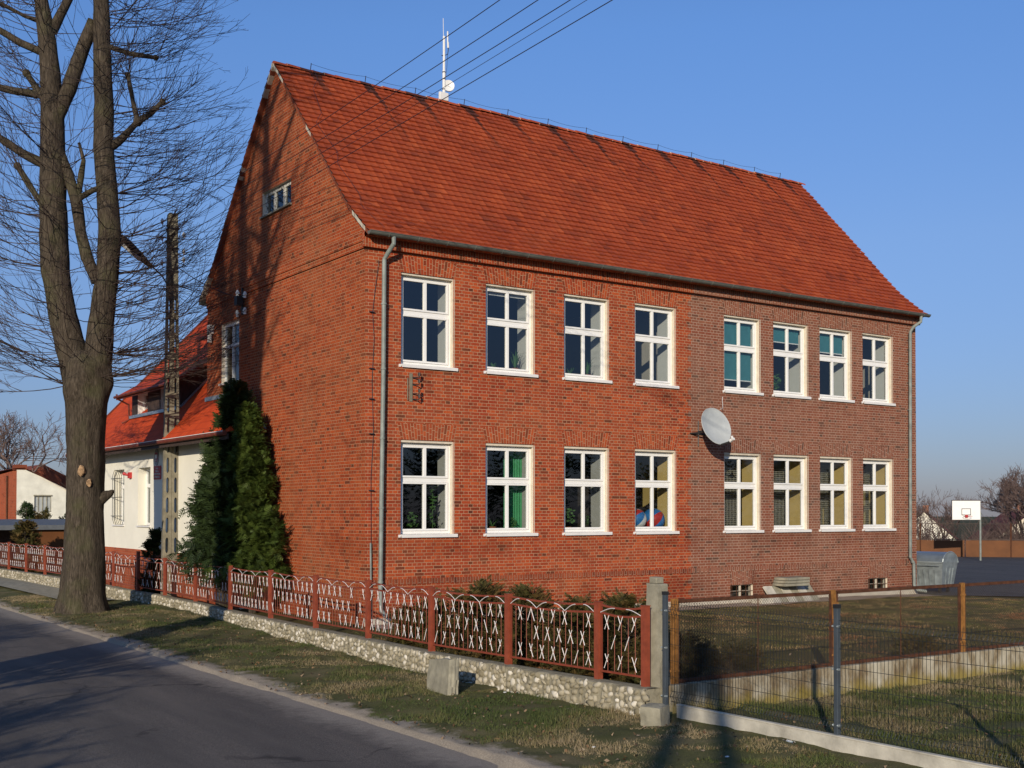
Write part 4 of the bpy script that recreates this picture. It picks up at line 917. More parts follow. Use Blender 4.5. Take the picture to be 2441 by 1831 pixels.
for a, b, lo, hi in dh:
    D = .26
    for P_ in ([(DX, a, lo), (DX, a, hi), (DX+D, a, hi), (DX+D, a, lo)], [(DX, b, hi), (DX, b, lo), (DX+D, b, lo), (DX+D, b, hi)], [(DX, a, hi), (DX, b, hi), (DX+D, b, hi), (DX+D, a, hi)], [(DX, b, lo), (DX, a, lo), (DX+D, a, lo), (DX+D, b, lo)]): dr.quad(P_, None, 1)
dor = dr.build('dormer', ['wood_dark', 'white_frame'], an)
m = MB(); e = .28; f_ = lambda x: dz1+.6*(x-DX)+.03
m.quad([(DX-.45, D0-e, f_(DX-.45)), (DX-.45, D1+e, f_(DX-.45)), (2.2, D1+e, f_(2.2)), (2.2, D0-e, f_(2.2))][::-1], [(0, 0), (D1-D0, 0), (D1-D0, 3), (0, 3)][::-1])
m.build('dormer_roof', 'annex_tile', dor)
m = MB(); m.box((DX-.47, D0-e, f_(DX-.45)-.14), (DX-.43, D1+e, f_(DX-.45)-.02)); m.bar((DX-.45, D0-e, f_(DX-.45)-.05), (2.2, D0-e, f_(2.2)-.05), .03, .10); m.tube([(DX-.52, D0-e, f_(DX-.45)-.05), (DX-.52, D1+e, f_(DX-.45)-.05)], .05, 8)
m.tube([(DX-.5, D1+.1, 6.85), (DX-.5, D1+.1, 6.7), (DX-.1, D1+.05, 6.5), (DX-.08, D1+.05, 5.98), (DX-.3, D1+.15, 5.85)], .035, 8); m.build('dormer_eaves', 'roof_red_eaves', dor)
m = MB(); m.box((DX-.10, D0, dz0-.02), (DX-.01, D1, dz0+.08)); m.bar((DX, D0-.05, rf(DX)+.04), (1.9, D0-.05, rf(1.9)+.04), .09, .05); m.build('dormer_flashing', 'flashing', dor)
def awin(y0, y1, z0, z1, X, nm='window', par=an, mull=False):
    f = MB(); fr = .09
    f.box((X, y0, z0), (X+.06, y0+fr, z1)); f.box((X, y1-fr, z0), (X+.06, y1, z1)); f.box((X, y0+fr, z0), (X+.06, y1-fr, z0+fr)); f.box((X, y0+fr, z1-fr), (X+.06, y1-fr, z1))
    if mull: zz = z0+(z1-z0)*.66; f.box((X-.01, y0+fr, zz), (X+.055, y1-fr, zz+.12))
    fo = f.build(nm, 'white_frame', par); q = MB(); q.quad([(X+.03, y1-.05, z0+.05), (X+.03, y0+.05, z0+.05), (X+.03, y0+.05, z1-.05), (X+.03, y1-.05, z1-.05)]); q.build('pane', 'window_glass', fo)
    q = MB(); q.box((X+.25, y0, z0), (X+.27, y1, z1)); q.build('net_curtain', 'room_light', fo); return fo
for h in aw:
    fo = awin(*h, AX+.26, mull=True); q = MB(); q.box((AX-.06, h[0]-.05, h[2]-.04), (AX+.26, h[1]+.05, h[2])); q.build('sill', 'sill_white', fo)
for h in dh: awin(*h, DX+.08, 'dormer_window', dor) if False else awin(*h, DX+.2, 'dormer_window', an)
m = MB(); y0, y1, z0, z1 = aw[0]
for i in range(6): y = y0+(y1-y0)*(i+.5)/6; m.tube([(AX-.01, y, z0+.02), (AX-.07, y, z0+.2), (AX-.07, y, z1-.2), (AX-.01, y, z1-.02)], .009, 5)
for z in (z0+.3, (z0+z1)/2, z1-.3): m.rod((AX-.08, y0-.03, z), (AX-.08, y1+.03, z), .012)
m.build('window_grille', 'dark_metal', an)
# signs on the annex
def oval(y, z, a, b, x, m, n=28):
    P_ = [(x, y+a*math.cos(2*math.pi*k/n), z+b*math.sin(2*math.pi*k/n)) for k in range(n)]; m.quad(P_[::-1] if False else P_)
    for k in range(n): p, q = P_[k], P_[(k+1) % n]; m.quad([p, q, (AX, q[1], q[2]), (AX, p[1], p[2])])
t = thing('emblem_sign', 'grey oval sign with a white eagle on a red shield on the annex wall', 'emblem sign', (0, 0, 0))
m = MB(); oval(12.86, 4.51, .2, .27, AX-.02, m); m.build('oval_plate', 'sign_grey', t)
m = MB(); sh = [(-.13, .14), (.13, .14), (.13, -.06), (.07, -.13), (0, -.16), (-.07, -.13), (-.13, -.06)]; m.quad([(AX-.026, 12.86+a, 4.51+b) for a, b in sh]); m.build('shield', 'sign_red', t)
m = MB(); eg = [(0, .11), (.025, .09), (.02, .06), (.05, .08), (.09, .07), (.085, -.02), (.05, -.05), (.03, -.03), (.025, -.08), (.05, -.11), (0, -.13), (-.05, -.11), (-.025, -.08), (-.03, -.03), (-.05, -.05), (-.085, -.02), (-.09, .07), (-.05, .08), (-.02, .06), (-.03, .09)]
for k in range(len(eg)): p, q = eg[k], eg[(k+1) % len(eg)]; m.quad([(AX-.032, 12.86, 4.51), (AX-.032, 12.86+p[0], 4.51+p[1]), (AX-.032, 12.86+q[0], 4.51+q[1])])
m.build('eagle', 'toy_white', t)
t = thing('name_plaque', 'red rectangular plaque with rows of white lettering beside the pole', 'plaque', (0, 0, 0))
m = MB(); m.box((AX-.025, 12.42, 3.81), (AX, 13.11, 4.23)); m.build('plate', 'sign_red', t)
def text(s, y, z, size, par, sx=1):
    c = bpy.data.curves.new('lettering', 'FONT'); c.body = s; c.size = size; c.align_x = 'CENTER'; c.extrude = .002; o = bpy.data.objects.new('lettering', c); C.objects.link(o)
    me = bpy.data.meshes.new_from_object(o); bpy.data.objects.remove(o); o = bpy.data.objects.new('lettering', me); C.objects.link(o); me.materials.append(MAT['toy_white'])
    o.matrix_world = Matrix(((0, 0, -1, AX-.029), (-1*sx, 0, 0, y), (0, 1, 0, z), (0, 0, 0, 1))); o.parent = par
for s, z, sz in (('GMINA', 4.125, .075), ('SZKOŁA', 4.035, .085), ('PODSTAWOWA', 3.945, .085), ('PRZEDSZKOLE', 3.855, .078)): text(s, 12.765, z, sz, t)
t = thing('alarm_siren', 'small red alarm siren on the cream annex wall between the windows', 'siren', (AX, 15.5, 3.9))
m = MB(); m.box((-.09, -.1, 0), (0, .1, .2)); m.build('housing', 'sign_red', t); m = MB(); m.tube([(-.08, .05, .1), (-.2, .18, .16)], [.03, .06], 8); m.build('horn', 'sign_red', t)

# ---------------------------------------------------------------- front fence
PY = [-11.91, -10.95, -8.84, -6.62, -4.08, -1.53, 1.34, 4.44, 7.73, 10.47, 12.1, 13.89, 16.6, 19.3, 21.92, 24.38, 26.82, 29.3, 31.8, 34.3]
wall_ = MB(); ys = np.concatenate([np.arange(-12.1, 34.6, .07)]); prev = None
def rough(y, z, s): return .035*nz(y*1.0, z*1.0+5*s, 3.3)+.02*nz(y, z+9*s, 8)
for y in ys:
    x = fX(y); zt = fZ(y)-.01; col = []
    for k in range(8): z = -.08+(zt+.08)*k/7; col.append((x-.17-rough(y, z, 1)-.03*(1-k/7), y, z))
    col.append((x-.14, y, zt+.012+.01*nz(y, 0, 4))); col.append((x, y, zt+.02)); col.append((x+.14, y, zt+.0)); col.append((x+.17, y, -.1))
    if prev:
        for a in range(len(col)-1): wall_.quad([prev[a], prev[a+1], col[a+1], col[a]][::-1])
    prev = col
wall_.quad([(fX(-12.1)-.17, -12.1, -.1), (fX(-12.1)+.17, -12.1, -.1), (fX(-12.1)+.17, -12.1, fZ(-12)), (fX(-12.1)-.17, -12.1, fZ(-12))])
o = wall_.build('stone_wall', 'wall_mortar')
sv = []; sf = []; stt = []; nv = 0; UN, VN = 8, 5
ang_ = [(math.sin(math.pi*i/VN)*math.cos(2*math.pi*j/UN), math.sin(math.pi*i/VN)*math.sin(2*math.pi*j/UN), math.cos(math.pi*i/VN)) for i in range(VN+1) for j in range(UN)]; ang_ = np.array(ang_)
yy = -12.05
while yy < 34:
    step = .105 if yy < 8 else .16; zt_ = fZ(yy)-.02; zz_ = -.02+NR.uniform(0, .05)
    while zz_ < zt_-.01:
        a_, b_ = NR.uniform(.035, .078), NR.uniform(.03, .062); p_ = ang_*[.045, a_, b_]*(1+.22*NR.normal(0, 1, ang_.shape[0])[:, None]*.8); th = NR.uniform(-.7, .7)
        q_ = np.stack([p_[:, 0], p_[:, 1]*math.cos(th)-p_[:, 2]*math.sin(th), p_[:, 1]*math.sin(th)+p_[:, 2]*math.cos(th)], 1)
        yc = yy+NR.normal(0, .025); zc = min(zz_+b_*.7, zt_-.03); sv.append(q_+[fX(yc)-.165-.03*(1-zc/.45)-rough(yc, zc, 1)+.012, yc, zc])
        for i in range(VN):
            for j in range(UN): sf.append((nv+i*UN+j, nv+(i+1)*UN+j, nv+(i+1)*UN+(j+1) % UN, nv+i*UN+(j+1) % UN))
        stt += [float(NR.beta(1.6, 1.8))]*(UN*VN); nv += len(ang_); zz_ += b_*1.75+.008
    yy += step
npmesh('stones', np.concatenate(sv), np.array(sf), 'stone_face', o, tint=np.array(stt), smooth=True)
tag(o, 'low wall of pale field stones under the brown steel fence', 'wall')
fence = thing('steel_fence', 'brown painted steel fence with rows of white crosses on the stone wall', 'fence', (0, 0, 0))
def post(y, h=1.12, z=None):
    x = fX(y); z = fZ(y)-.02 if z is None else z; m = MB(); m.box((x-.045, y-.045, z), (x+.045, y+.045, z+h)); m.box((x-.052, y-.052, z+h), (x+.052, y+.052, z+h+.012)); m.box((x-.09, y+.045, z+.18), (x+.0, y+.06, z+.24)) if False else None
    return m.build('post', 'fence_paint', fence)
def panel(y0, y1):
    y0 += .06; y1 -= .06; L_ = y1-y0; P_ = lambda t, z, dx=0: Vector((fX(y0+L_*t)+dx, y0+L_*t, z+fZ(y0+L_*t)-.02)); m = MB()
    Z = lambda t: 1.09-.035*4*t*(1-t)
    for z, k in ((.15, 0), (None, .11), (None, 0)):
        pts = [P_(t, z if z else Z(t)-k) for t in np.linspace(0, 1, 7)]
        for a, b in zip(pts, pts[1:]): m.bar(a, b, .028, .028)
    for t in (0.004, .996): m.bar(P_(t, .15), P_(t, Z(t)), .028, .028, (1, 0, 0))
    nb = max(4, round(L_/.135))
    for i in range(1, nb): t = i/nb; m.rod(P_(t, .15), P_(t, Z(t)-.11), .006, 4)
    po = m.build('panel', 'fence_panel_paint', fence)
    m = MB(); nx = nb//2
    for r, zc in enumerate((.85, .58, .30)):
        for i in range(nx-(1 if r == 1 else 0)):
            if NR.random() < .10: continue
            t = (i+(.5 if r != 1 else 1.0))*2/nb; tc = t+0; hh = .10; ww = .045/L_
            if t > 1: continue
            j = NR.normal(0, .12) if NR.random() < .8 else NR.normal(0, .5)
            for s_ in (-1, 1):
                if NR.random() < .08: continue
                a = P_(t-s_*ww*(1+j), zc+hh, -.02-.004*s_); b = P_(t+s_*ww*(1-j), zc-hh, -.02-.004*s_)
                if NR.random() < .1: b = a+(b-a)*.55
                m.rod(a, b, .0065, 4)
    ng = 3 if L_ > 1.5 else 1
    for i in range(ng+1):     # gull-wing arcs along the top
        for s_ in (-1, 1):
            t0 = i/ng; t1 = t0+s_*.36/ng
            if t1 < 0 or t1 > 1: continue
            t0 = min(max(t0, .01), .99)
            pts = [P_(t0+(t1-t0)*q, (Z(t0+(t1-t0)*q)-.105)+.10*math.sin(q*math.pi/2), -.02) for q in np.linspace(0, 1, 6)]; m.tube(pts, .0065, 4)
    m.build('ornament', 'white_paint', po)
for y in PY: post(y, 1.12 if y not in (12.1,) else 1.22)
for a, b in zip(PY, PY[1:]): panel(a, b)

# ---------------------------------------------------------------- concrete gate pillar, stones, kerb
m = MB(); px, py = -1.70, -11.86
prof = [(-.05, .165), (.3, .155), (.7, .145), (1.1, .13), (1.55, .12), (1.82, .118), (1.84, .112)]
jit = lambda k, q: .018*nz(k*1.7, q*2.3, 1.1)
rows = []
for k, (z, h) in enumerate(prof):
    rows.append([(-h*.85+jit(k, 1)+.03*(z < .6), -h+jit(k, 2)-.03*(z < .9), z), (h*.7, -h*1.0+jit(k, 3), z), (h*.7, h, z), (-h*.85+jit(k, 4), h+.14*max(0, 1-z)+jit(k, 5)*2, z)])
for a, b in zip(rows, rows[1:]):
    for q in range(4): m.quad([a[q], a[(q+1) % 4], b[(q+1) % 4], b[q]])
m.quad(rows[-1]); m.box((-.08, -.07, 1.84), (.06, .08, 1.93))
o = m.build('gate_pillar', 'concrete', bevel=.015); o.location = (px, py, 0); tag(o, 'weathered concrete gate pillar with stepped top between the fences', 'pillar')
def rock(name, loc, size, rz, mat, label, cat, tilt=(0, 0)):
    m = MB(); n = 6; sx, sy, sz = size
    def sh(p):
        d = Vector(p); k = noise.noise(d*3+Vector(loc)); k2 = noise.noise(d*9)*.3; r = max(abs(d.x), abs(d.y), abs(d.z)); q = d.normalized()*r
        e = d*.86+q*.14*1.3; return (e.x*sx/2*(1+.10*k+.03*k2), e.y*sy/2*(1+.08*k+.03*k2), (e.z*.5+.5)*sz*(1+.03*k))
    for ax in range(3):
        for s_ in (-1, 1):
            for i in range(n):
                for j in range(n):
                    c = []
                    for a, b in ((i, j), (i+1, j), (i+1, j+1), (i, j+1)):
                        u, v = -1+2*a/n, -1+2*b/n; p = [0, 0, 0]; p[ax] = s_; p[(ax+1) % 3] = u*s_; p[(ax+2) % 3] = v; c.append(sh(p))
                    m.quad(c)
    o = m.build(name, mat, smooth=True); o.location = loc; o.rotation_euler = (tilt[0], tilt[1], rz); tag(o, label, cat); return o
rock('marker_stone', (-3.30, -8.76, -.04), (.17, .80, .62), R(-8), 'concrete', 'leaning flat grey stone block standing on the roadside grass', 'stone', (R(-7), R(7)))
rock('marker_stone', (-2.32, -12.52, -.05), (.26, .30, .36), R(20), 'concrete', 'short square concrete stub at the foot of the gate pillar', 'stone', (0, R(-4)))
rock('soil_heap', (-2.72, -8.6, -.02), (.8, .7, .11), R(15), 'verge_soil', 'low dark molehill of earth beside the leaning stone', 'molehill')
m = MB()   # concrete kerb under the wire fence
m.box((-.03, 0, -.05), (.03, 22.3, .225)); m.box((-.038, 0, .22), (.034, 22.3, .24))
o = m.build('fence_kerb', 'kerb_concrete', bevel=.004); o.location = (-1.72, -34.6, .0); tag(o, 'long pale concrete kerb board under the grey wire fence', 'kerb')

# ---------------------------------------------------------------- grey wire mesh fence
wf = thing('wire_mesh_fence', 'dark grey welded wire fence on a concrete kerb', 'fence', (-1.69, 0, 0))
GP = [-12.03, -14.98, -17.74, -20.5, -23.3]
for i, y in enumerate(GP):
    m = MB(); dx0 = -.17 if i == 0 else 0; y -= .17 if i == 0 else 0; m.box((dx0-.03, y-.03, 0), (dx0+.03, y+.03, 1.72)); p = m.build('post', 'grey_post', wf, bevel=.006)
    m = MB(); m.box((dx0-.034, y-.034, 1.71), (dx0+.034, y+.034, 1.755)); m.build('cap', 'dark_metal', p)
    m = MB()
    for z in (.35, 1.0, 1.5):
        for s_ in (-1, 1): m.box((dx0-.03, y+s_*.031-.012, z-.012), (dx0, y+s_*.031+.012, z+.012)); m.ball((dx0-.04, y+s_*.035, z), .011, 6, 4)
    m.build('clamps', 'galvanised', p)
for a, b in zip(GP, GP[1:]):
    m = MB(); y = b+.04; zb = .20; zt = 1.62
    def xo(z):
        for c in (.32, 1.50): 
            if abs(z-c) < .05: return -.03*(1-abs(z-c)/.05)
        return 0
    zs_ = [zb, .27, .32, .37, .9, 1.45, 1.50, 1.55, zt]
    while y < a-.03:
        for z0, z1 in zip(zs_, zs_[1:]): m.rod((xo(z0), y, z0), (xo(z1), y, z1), .0032, 3)
        y += .05
    for z in (.25, .32, .37+.02, .58, .80, 1.02, 1.24, 1.43, 1.50, 1.57): m.rod((xo(z)+.004, b, z), (xo(z)+.004, a, z), .0030, 4)
    m.build('mesh_panel', 'wire_grey', wf)

# ---------------------------------------------------------------- old rusty fence on the stained wall
m = MB(); m.box((-1.72, -12.12, -.05), (31, -11.90, .46))
o = m.build('low_wall', 'stained_wall', bevel=.01); tag(o, 'low pale concrete wall with rust and moss stains under the rusty fence', 'wall')
rf_ = thing('rusty_fence', 'rusty angle iron fence with diamond mesh panels on the low wall', 'fence', (0, -12.0, .46))
RX = [-1.52, 1.78, 5.03, 9.4, 13.8]
TOPZ = 1.13
for i, (a, b) in enumerate(zip(RX, RX[1:])):
    a += .06; b -= .06; m = MB()
    m.bar((a, 0, .03), (b, 0, .03), .05, .05); m.bar((a, 0, TOPZ), (b, 0, TOPZ), .045, .05); m.bar((a, 0, .03), (a, 0, TOPZ), .045, .04, (1, 0, 0)); m.bar((b, 0, .03), (b, 0, TOPZ), .045, .04, (1, 0, 0)); m.rod(((a+b)/2, .0, .03), ((a+b)/2, 0, TOPZ), .008)
    po = m.build('panel_frame', 'rust_dark', rf_); m = MB(); H = TOPZ-.05; w_ = b-a; s_ = .052; k = -H
    while k < w_:
        x0, z0 = max(k, 0), max(-k, 0); L_ = min(w_-x0, H-z0)
        if L_ > 0:
            m.rod((a+x0, 0, .05+z0), (a+x0+L_, 0, .05+z0+L_), .0026, 3); m.rod((b-x0, .003, .05+z0), (b-x0-L_, .003, .05+z0+L_), .0026, 3)
        k += s_
    m.build('diamond_mesh', 'wire_rust', po)
for i, x in enumerate(RX):
    m = MB(); tlt = .06 if i == 1 else 0
    for dx in (-.032, .032): m.bar((x+dx+tlt, -.01, -.02 if i != 2 else -.02), (x+dx-tlt*.6, -.01, 1.17), .05, .035, (1, 0, 0))
    m.box((x-.07, -.04, .95), (x+.07, .02, .98)); m.box((x-.07, -.04, .16), (x+.07, .02, .19)); m.build('post', 'rust_yellow', rf_)

# drink bottle on the grass
t = thing('plastic_bottle', 'crushed clear plastic bottle lying in the grass by the kerb', 'bottle', (-1.90, -14.42, .075), rz=R(80))
m = MB(); m.tube([(-.13, 0, 0), (-.10, 0, .004), (-.03, .01, 0), (.04, 0, .005), (.09, 0, 0), (.12, 0, 0)], [.03, .036, .03, .036, .03, .013], 10); m.build('body', 'bottle_plastic', t, smooth=True)
m = MB(); m.tube([(-.05, .0, 0), (.02, 0, 0)], .036, 10); m.build('wrapper', 'sill_white', t)
m = MB(); m.tube([(.12, 0, 0), (.14, 0, 0)], .015, 8); m.build('cap', 'sign_red', t)

# ---------------------------------------------------------------- power pole and overhead wires
pp = thing('power_pole', 'tall twin concrete power pole with oval slots and insulators behind the fence', 'power pole', (-.78, 11.0, 0), rz=R(-8))
H = 11.75
for s_ in (-1, 1):
    m = MB(); wd = lambda z: .265-.125*z/H; cx_ = lambda z: s_*(.137-.065*z/H); dp = .11
    ch = lambda z: wd(z)*.30
    # slots: 13 of them, z 1.55 .. 9.2
    sl0 = [1.55+.60*k for k in range(13)]; hs = .23
    edges = [0]; 
    def plate(za, zb, full):
        for A, B in (((-.5, .5),) if full else ((-.5, None), (None, .5))):
            pass
    n = 0
    def sect(za, zb, xa0, xa1, xb0, xb1):
        P0 = [(xa0, -dp, za), (xa1, -dp, za), (xa1, dp, za), (xa0, dp, za)]; P1 = [(xb0, -dp, zb), (xb1, -dp, zb), (xb1, dp, zb), (xb0, dp, zb)]
        for q in range(4): m.quad([P0[q], P0[(q+1) % 4], P1[(q+1) % 4], P1[q]])
    zs_ = [0]+[v for z in sl0 for v in (z, z+.04, z+.08, z+.40, z+.44, z+.48)]+[H]
    sw = lambda z: wd(z)*.19
    for za, zb in zip(zs_, zs_[1:]):
        inslot = any(z-1e-6 <= za and zb <= z+.48+1e-6 for z in sl0)
        def half(z):
            for q in sl0:
                if q-1e-6 <= z <= q+.48+1e-6:
                    t = min(z-q, q+.48-z); return sw(z)*(0 if t < .01 else (.8 if t < .05 else 1))
            return 0
        L0, R0, L1, R1 = cx_(za)-wd(za)/2, cx_(za)+wd(za)/2, cx_(zb)-wd(zb)/2, cx_(zb)+wd(zb)/2
        if inslot:
            sect(za, zb, L0, cx_(za)-half(za), L1, cx_(zb)-half(zb)); sect(za, zb, cx_(za)+half(za), R0, cx_(zb)+half(zb), R1)
        else: sect(za, zb, L0, R0, L1, R1)
    w_ = wd(H)/2; m.prism([(cx_(H)+w_*math.cos(t), H+.05*math.sin(t)) for t in np.linspace(0, math.pi, 7)], -dp, dp)
    m.build('concrete_mast', 'pole_concrete', pp)
m = MB(); hk = []
for s_, z in ((-1, 11.45), (-1, 10.95), (-1, 10.2), (1, 11.1), (1, 10.6), (1, 10.35)):
    x = s_*.15; m.tube([(x, -.05, z-.05), (x+s_*.16, -.1, z-.08), (x+s_*.17, -.1, z)], .014, 6); hk.append((x+s_*.17, -.1, z+.05))
for z in (11.3, 10.7, 10.0, 9.6): m.box((-.17, -.14, z), (.17, .14, z+.05))
m.tube([(.05, -.13, 11.2), (-.1, -.14, 10.9), (.1, -.14, 10.4), (-.05, -.14, 9.8), (.12, -.14, 9.3)], .018, 5)
m.build('hooks', 'dark_metal', pp)
for i, h in enumerate(hk): m = MB(); insulator(m, h, 1.15); m.build('insulator', 'porcelain', pp)
m = MB(); m.tube([(-.12, -.1, 9.55), (-.35, -.25, 9.85), (-.75, -.5, 10.1)], .022, 8); la_ = m.build('lamp_arm', 'dark_metal', pp)
m = MB(); a = Vector((-.68, -.45, 10.03)); b = Vector((-1.75, -1.15, 10.72)); pts = [a+(b-a)*t for t in (0, .15, .35, .7, .92, 1)]
m.tube(pts, [.06, .085, .12, .15, .12, .03], 10); m.build('lamp_head', 'wood_dark', pp, smooth=True)
m = MB(); m.tube([Vector((-1.05, -.7, 10.2)), Vector((-1.6, -1.05, 10.52))], [.09, .08], 8); m.build('lamp_glass', 'toy_white', la_)
WN = [('topmost of the five overhead wires crossing the sky', 11.72, (-2.03, -8.45, 11.1), (-3.64, -34)), ('second overhead wire from the top', 11.32, (-1.93, -9.36, 10.8), (-3.29, -34)),
      ('third overhead wire from the top', 10.93, (-1.8, -10.02, 10.6), (-2.95, -34)), ('thinner fourth overhead wire from the top', 10.69, (-1.88, -10.53, 10.4), (-3.06, -34)), ('lowest of the five overhead wires', 10.42, (-1.72, -10.92, 10.3), (-2.7, -34))]
for i, (lb, z0, pm, pe) in enumerate(WN):
    ze = z0; y0, y1, y2 = 11.0, pm[1], -34.0
    A = np.array([[y0*y0, y0, 1], [y1*y1, y1, 1], [y2*y2, y2, 1]]); k = np.linalg.solve(A, np.array([z0, pm[2], ze-.3])); pts = []
    for y in np.linspace(11, -34, 40): x = -.8+(pm[0]+.8)*(11-y)/(11-pm[1]); pts.append((x, y, k[0]*y*y+k[1]*y+k[2]))
    m = MB(); m.tube(pts, .0075 if i != 3 else .0045, 5); o = m.build('overhead_wire', 'cable'); tag(o, 'dark '+lb, 'wire', 'overhead wires above the street')
m = MB(); a = Vector((-.7, 10.9, 10.2)); b = Vector((-.1, 7.25, 8.75)); m.tube([a+(b-a)*t-Vector((0, 0, .12*math.sin(math.pi*t))) for t in np.linspace(0, 1, 12)], .012, 5)
o = m.build('service_cable', 'cable'); tag(o, 'dark cable running from the concrete pole to the gable bracket', 'cable')
# twin-legged concrete pole behind the camera; its shadow falls on the kerb and the grass
pq = thing('concrete_pole', 'two-legged concrete pole standing across the road', 'power pole', (-21.6, -32.4, 0))
m = MB()
for s_ in (-1, 1): m.tube([(s_*.95, -s_*.95, 0), (s_*.12, -s_*.12, 9.2)], [.20, .13], 8)
m.bar((-.5, .5, 4.6), (.5, -.5, 4.6), .2, .2); m.tube([(0, 0, 8.8), (0, 0, 10.0)], [.2, .16], 8); m.build('legs', 'pole_concrete', pq)

# ---------------------------------------------------------------- bare trees
class TW:
    """many thin tapered 3-sided tubes, gathered in arrays"""
    def __init__(s): s.V = []; s.F = []; s.n = 0
    def add(s, pts, r0, r1, k=3):
        P = np.asarray(pts, float); m = len(P); d = P[-1]-P[0]; d /= (np.linalg.norm(d)+1e-9); u = np.cross(d, [0, 0, 1.] if abs(d[2]) < .9 else [1., 0, 0]); u /= np.linalg.norm(u); v = np.cross(d, u)
        rr = np.linspace(r0, r1, m)[:, None, None]; t = 2*np.pi*np.arange(k)/k; ring = (np.cos(t)[:, None]*u+np.sin(t)[:, None]*v)[None]
        s.V.append((P[:, None, :]+ring*rr).reshape(-1, 3)); i = np.arange(m-1)[:, None]*k+np.arange(k)[None]; j = np.arange(m-1)[:, None]*k+(np.arange(k)[None]+1) % k
        s.F.append((np.stack([i, j, j+k, i+k], -1).reshape(-1, 4))+s.n); s.n += m*k
    def build(s, name, mat, parent): return npmesh(name, np.concatenate(s.V), np.concatenate(s.F), mat, parent, smooth=True)
def rv(n=3): return NR.normal(0, 1, n)
def shoot(tw, p, d, L, r, depth, gn=.10, curl=.35, side=4, wig=.045, kk=3):
    """a slender twig curving upward with side twigs"""
    m = 7 if depth else 4; pts = [np.array(p, float)]; d = np.array(d, float); d /= np.linalg.norm(d)
    for i in range(m-1):
        d = d+np.array([0, 0, curl/(m-1)])+rv()*wig; d /= np.linalg.norm(d); pts.append(pts[-1]+d*L/(m-1))
    tw.add(pts, r, max(r*.3, .0036), kk)
    if depth:
        for i in range(side):
            t = NR.uniform(.2, .97); k = min(int(t*(m-1)), m-2); f = t*(m-1)-k; q = pts[k]*(1-f)+pts[k+1]*f; dd = (pts[k+1]-pts[k]); dd /= np.linalg.norm(dd)
            s_ = np.cross(dd, rv()); s_ /= np.linalg.norm(s_)+1e-9; shoot(tw, q, dd*.9+s_*.46, L*NR.uniform(.22, .45)*(1.1-t*.5), r*.5, depth-1, gn, curl*.6, max(2, side-2), wig)
def limb(mb, pts, rads, n=12, lump=.06):
    P = [Vector(p) for p in pts]; out = []; rr = []
    for j in range(len(P)-1):
        for t in np.linspace(0, 1, 5)[:-1]: out.append(P[j].lerp(P[j+1], t)); rr.append(rads[j]*(1-t)+rads[j+1]*t)
    out.append(P[-1]); rr.append(rads[-1]); base = len(mb.v); mb.tube(out, rr, n, cap=True)
    for i in range(base, len(mb.v)):
        v = Vector(mb.v[i]); k = (i-base)//n; c = out[min(k, len(out)-1)]; d = v-c; d *= 1+lump*(noise.noise(v*2.2)*1.6+noise.noise(v*7)*.6); mb.v[i] = tuple(c+d)
def smoothpath(pts, it=1):
    P = [np.array(p, float) for p in pts]
    for _ in range(it):
        Q = [P[0]]
        for a, b in zip(P, P[1:]): Q += [a*.75+b*.25, a*.25+b*.75]
        Q.append(P[-1]); P = Q
    return P
big = thing('linden_tree', 'big bare pollarded linden tree with twin trunks beside the road', 'tree', (-.19, -.36, .04))
big.scale = (.985, .985, .985)
m = MB()
# flared root and trunk
tr = [(-3.62, 9.86, -.5), (-3.62, 9.85, .12), (-3.62, 9.85, .55), (-3.61, 9.83, 1.5), (-3.61, 9.81, 3.0), (-3.63, 9.79, 4.6), (-3.62, 9.78, 6.0), (-3.64, 9.76, 6.9), (-3.66, 9.76, 7.3)]
n = 40; rows = []
for k, (p, r) in enumerate(zip(tr, (.84, .70, .60, .545, .50, .505, .57, .57, .38))):
    row = []
    for q in range(n):
        a = 2*math.pi*q/n; fl = (1+.10*math.sin(a*5+1)*max(0, 1-p[2]/1.2)); g_ = 1+.03*math.sin(a*9+p[2])+.07*noise.noise(Vector((math.cos(a)*1.5, math.sin(a)*1.5, p[2]*.8)))
        row.append((p[0]+math.cos(a)*r*fl*g_, p[1]+math.sin(a)*r*fl*g_, p[2]))
    rows.append(row)
fin = []
for a, b in zip(rows, rows[1:]):
    for t in np.linspace(0, 1, 9)[:-1]:
        row = []
        for q in range(n):
            v = Vector(a[q]).lerp(Vector(b[q]), t); d = Vector((v.x+3.62, v.y-9.8, 0)).normalized(); v += d*(sum(h_*math.exp(-((v.x-bx)**2+(v.y-by)**2+(v.z-bz)**2)/(w2_*w2_)) for bx, by, bz, h_, w2_ in ((-4.15, 9.45, 6.1, .16, .35), (-3.05, 9.4, 6.4, .20, .35), (-3.45, 9.15, 5.8, .14, .3), (-3.8, 9.15, 6.6, .14, .35), (-3.9, 9.2, 4.15, .09, .2), (-3.6, 9.15, 3.55, .07, .18), (-3.1, 9.4, 7.0, .14, .3)))+.045*noise.noise(Vector((v.x*2, v.y*2, v.z*1.1)))+.022*noise.noise(Vector((v.x*8, v.y*8, v.z*2)))); row.append(tuple(v))
        fin.append(row)
b0 = len(m.v)
for row in fin: m.v += row
for k in range(len(fin)-1):
    for q in range(n): m.f.append((b0+k*n+q, b0+k*n+(q+1) % n, b0+(k+1)*n+(q+1) % n, b0+(k+1)*n+q)); m.uv.append(None); m.mi.append(0); m.tint.append((0, 0, 0))
